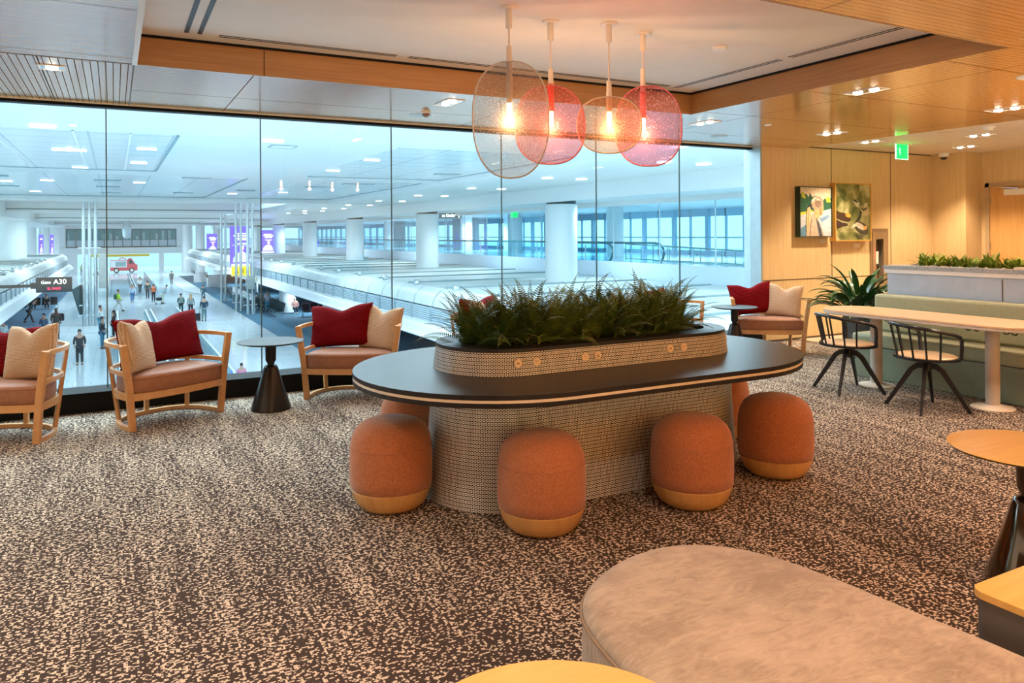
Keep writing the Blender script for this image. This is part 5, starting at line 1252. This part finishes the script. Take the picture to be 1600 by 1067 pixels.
def backpack(x, y, z, face, col, label):
    t = thing('backpack', label, 'backpack', (x, y, z), math.radians(face))
    loft([[(px*q, py*q, zz) for px, py in rrect(.16, .10, .05, 4)] for q, zz in ((.85, 0), (1, .04), (1, .34), (.85, .43), (.4, .46))]).build('pack', cloth(col), t, smooth=50)
    loft([[(px*q, .10+py*q, zz) for px, py in rrect(.11, .03, .02, 3)] for q, zz in ((.9, .04), (1, .07), (1, .20), (.8, .23))]).build('front_pocket', cloth(tuple(c*.8 for c in col)), t, smooth=50)
    return t
def suitcase(x, y, rz, col, label):
    t = thing('rolling_suitcase', label, 'suitcase', (x, y, FZ), math.radians(rz))
    MB().box(-.19, .19, -.12, .12, .06, .60).build('shell', cloth(col), t, bevel=.03)
    MB().tube([(-.12, .08, .60), (-.12, .08, 1.02), (.12, .08, 1.02), (.12, .08, .60)], .012, 6).build('handle', 'sign_black', t)
    for sx in (-.15, .15): MB().lathe([(.035, -.02), (.035, .02)], (sx, 0, .035), 12, axis='X').build('wheel', 'rubber', t)
person(.3, 70.5, 1.80, 95, 'person in a bright yellow green vest and pale trousers striding right', (.55, .95, .05), (.55, .58, .55), (.08, .05, .04), 'walk')
backpack(.05, 70.5, FZ+1.0, -90, (.03, .16, .10), 'dark green backpack on the person in the bright vest')
person(1.5, 79.3, 1.68, 5, 'person in a light blue top and jeans walking toward the window', (.50, .65, .80), (.04, .16, .40), (.35, .22, .12), 'walk', True)
person(2.5, 92, 1.78, 185, 'person in a white shirt and dark trousers on the far moving walkway', (.80, .84, .88), (.03, .04, .06), (.1, .07, .05), 'walk')
person(2.95, 83.5, 1.75, 180, 'person in dark clothes beside the one with an orange backpack', (.02, .06, .07), (.02, .03, .05), (.04, .03, .03), 'walk')
person(3.3, 79.0, 1.65, 180, 'person in dark clothes wearing an orange backpack', (.08, .08, .10), (.03, .03, .05), (.05, .03, .03), 'stand')
backpack(3.3, 78.78, FZ+.95, 180, (.95, .22, .10), 'bright orange backpack on a person by the walkway')
person(3.95, 76.5, 1.70, 130, 'person in pale blue leaning over a stroller', (.35, .55, .65), (.70, .74, .66), (.06, .05, .05), 'stand', lean=.7)
person(6.6, 107, 1.72, 180, 'distant person in dark clothes in front of the white tiled strip', (.03, .12, .14), (.03, .06, .08), (.05, .04, .04), 'walk')
person(4.65, 64.5, 1.68, 170, 'person with a grey green backpack walking away behind the red pillow', (.03, .10, .10), (.03, .10, .10), (.04, .03, .03), 'stand')
backpack(4.67, 64.27, FZ+.95, 175, (.20, .32, .30), 'grey green backpack on the person walking away')
person(5.25, 63.2, 1.70, 172, 'person with long blond hair and black trousers walking away', (.22, .30, .32), (.02, .02, .04), (.45, .30, .16), 'walk', True)
person(5.8, 59.0, 1.80, 183, 'person in a dark jacket and grey green trousers standing with back turned', (.02, .06, .10), (.14, .26, .28), (.03, .02, .02), 'stand')
suitcase(5.35, 58.9, 0, (.02, .02, .03), 'black suitcase beside the person in the dark jacket')
person(7.6, 78, 1.5, 160, 'small distant person in blue at the edge of the gate carpet', (.05, .20, .26), (.05, .18, .24), (.04, .03, .03), 'walk')
person(11.0, 63.2, 1.76, 180, 'person in a pale shirt and blue trousers in the gate area behind the glass joint', (.55, .50, .60), (.10, .35, .48), (.05, .04, .05), 'stand')
person(12.7, 60.8, 1.72, 0, 'seated person in a checked brown top beside the gate column', (.42, .22, .20), (.03, .04, .08), (.5, .5, .5), 'sit')
person(-5.5, 64.8, 1.72, 75, 'person in a long dark coat bending forward in the gate area at the left', (.02, .08, .11), (.02, .06, .08), (.02, .03, .04), 'walk', lean=.6, coat=True)
backpack(-5.75, 64.8, FZ+1.1, -100, (.02, .10, .10), 'dark backpack on the bending person at the left')
person(-3.75, 52.9, 1.62, -25, 'person in a dark headscarf leaning on a taller companion', (.10, .18, .28), (.10, .30, .45), (.02, .03, .04), 'stand', coat=True)
person(-3.15, 53.6, 1.84, 10, 'tall person in an olive brown jacket with a black backpack', (.07, .07, .06), (.03, .04, .06), (.04, .03, .03), 'stand', skin='skin_dark')
backpack(-2.9, 53.9, FZ+1.05, 150, (.02, .02, .03), 'black backpack on the tall person in olive brown')
suitcase(-4.35, 52.5, 0, (.08, .12, .18), 'suitcase with raised handle left of the couple')
person(-.8, 55.4, 1.75, 60, 'person in a white knitted top beside the glass joint', (.75, .80, .80), (.10, .35, .50), (.06, .05, .04), 'stand')
person(-.6, 47.5, 1.75, 70, 'person in a dark vest below the white topped one', (.03, .05, .06), (.06, .22, .35), (.07, .06, .05), 'stand')
person(-.05, 52.3, 1.66, -80, 'person with long dark hair and a black coat looking down', (.02, .02, .03), (.02, .02, .03), (.03, .02, .02), 'stand', True, coat=True)
person(-1.5, 42.0, 1.70, 0, 'person in a black hooded jacket just above the cream pillow', (.03, .04, .05), (.03, .04, .05), (.02, .03, .03), 'stand', coat=True)
person(-4.15, 43.9, 1.62, 0, 'person with pale blond hair behind the leftmost red pillow', (.10, .12, .16), (.05, .06, .1), (.75, .70, .50), 'stand', True)
person(-5.4, 49.3, 1.70, 40, 'person in a white coat at the left edge beyond the glass', (.65, .74, .76), (.4, .5, .55), (.25, .16, .10), 'stand', True, coat=True)
person(4.4, 31.0, 1.20, 175, 'child with curly dark hair and a pink top right behind the chair arm', (.72, .25, .42), (.2, .2, .3), (.03, .03, .03), 'stand')
person(-6.1, 76.3, 1.7, 0, 'person seated in dark clothes under the gate sign, left one', (.02, .04, .05), (.02, .03, .04), (.03, .03, .03), 'sit')
person(-5.2, 76.2, 1.7, 10, 'person seated in dark clothes under the gate sign, right one', (.03, .05, .06), (.02, .03, .04), (.03, .03, .03), 'sit')
person(-4.6, 139, 1.75, 180, 'very distant person in a green vest near the far end wall', (.15, .45, .15), (.02, .08, .10), (.03, .03, .03), 'stand')
person(-2.6, 140, 1.75, 120, 'distant dark figure left of the red truck', (.02, .05, .07), (.02, .05, .07), (.03, .03, .03), 'walk')
sr = thing('baby_stroller', 'dark stroller beside the leaning person in pale blue', 'stroller', (3.6, 75.6, FZ))
MB().box(-.25, .25, -.3, .3, .35, .65).build('seat', 'sign_black', sr, bevel=.08)
MB().tube([(-.22, .3, .6), (-.22, .55, 1.0), (.22, .55, 1.0), (.22, .3, .6)], .015, 6).build('push_handle', 'steel', sr)
for sx, sy in ((-.22, -.3), (.22, -.3), (-.22, .3), (.22, .3)): MB().lathe([(.10, -.02), (.10, .02)], (sx, sy, .10), 16, axis='X').build('wheel', 'rubber', sr)
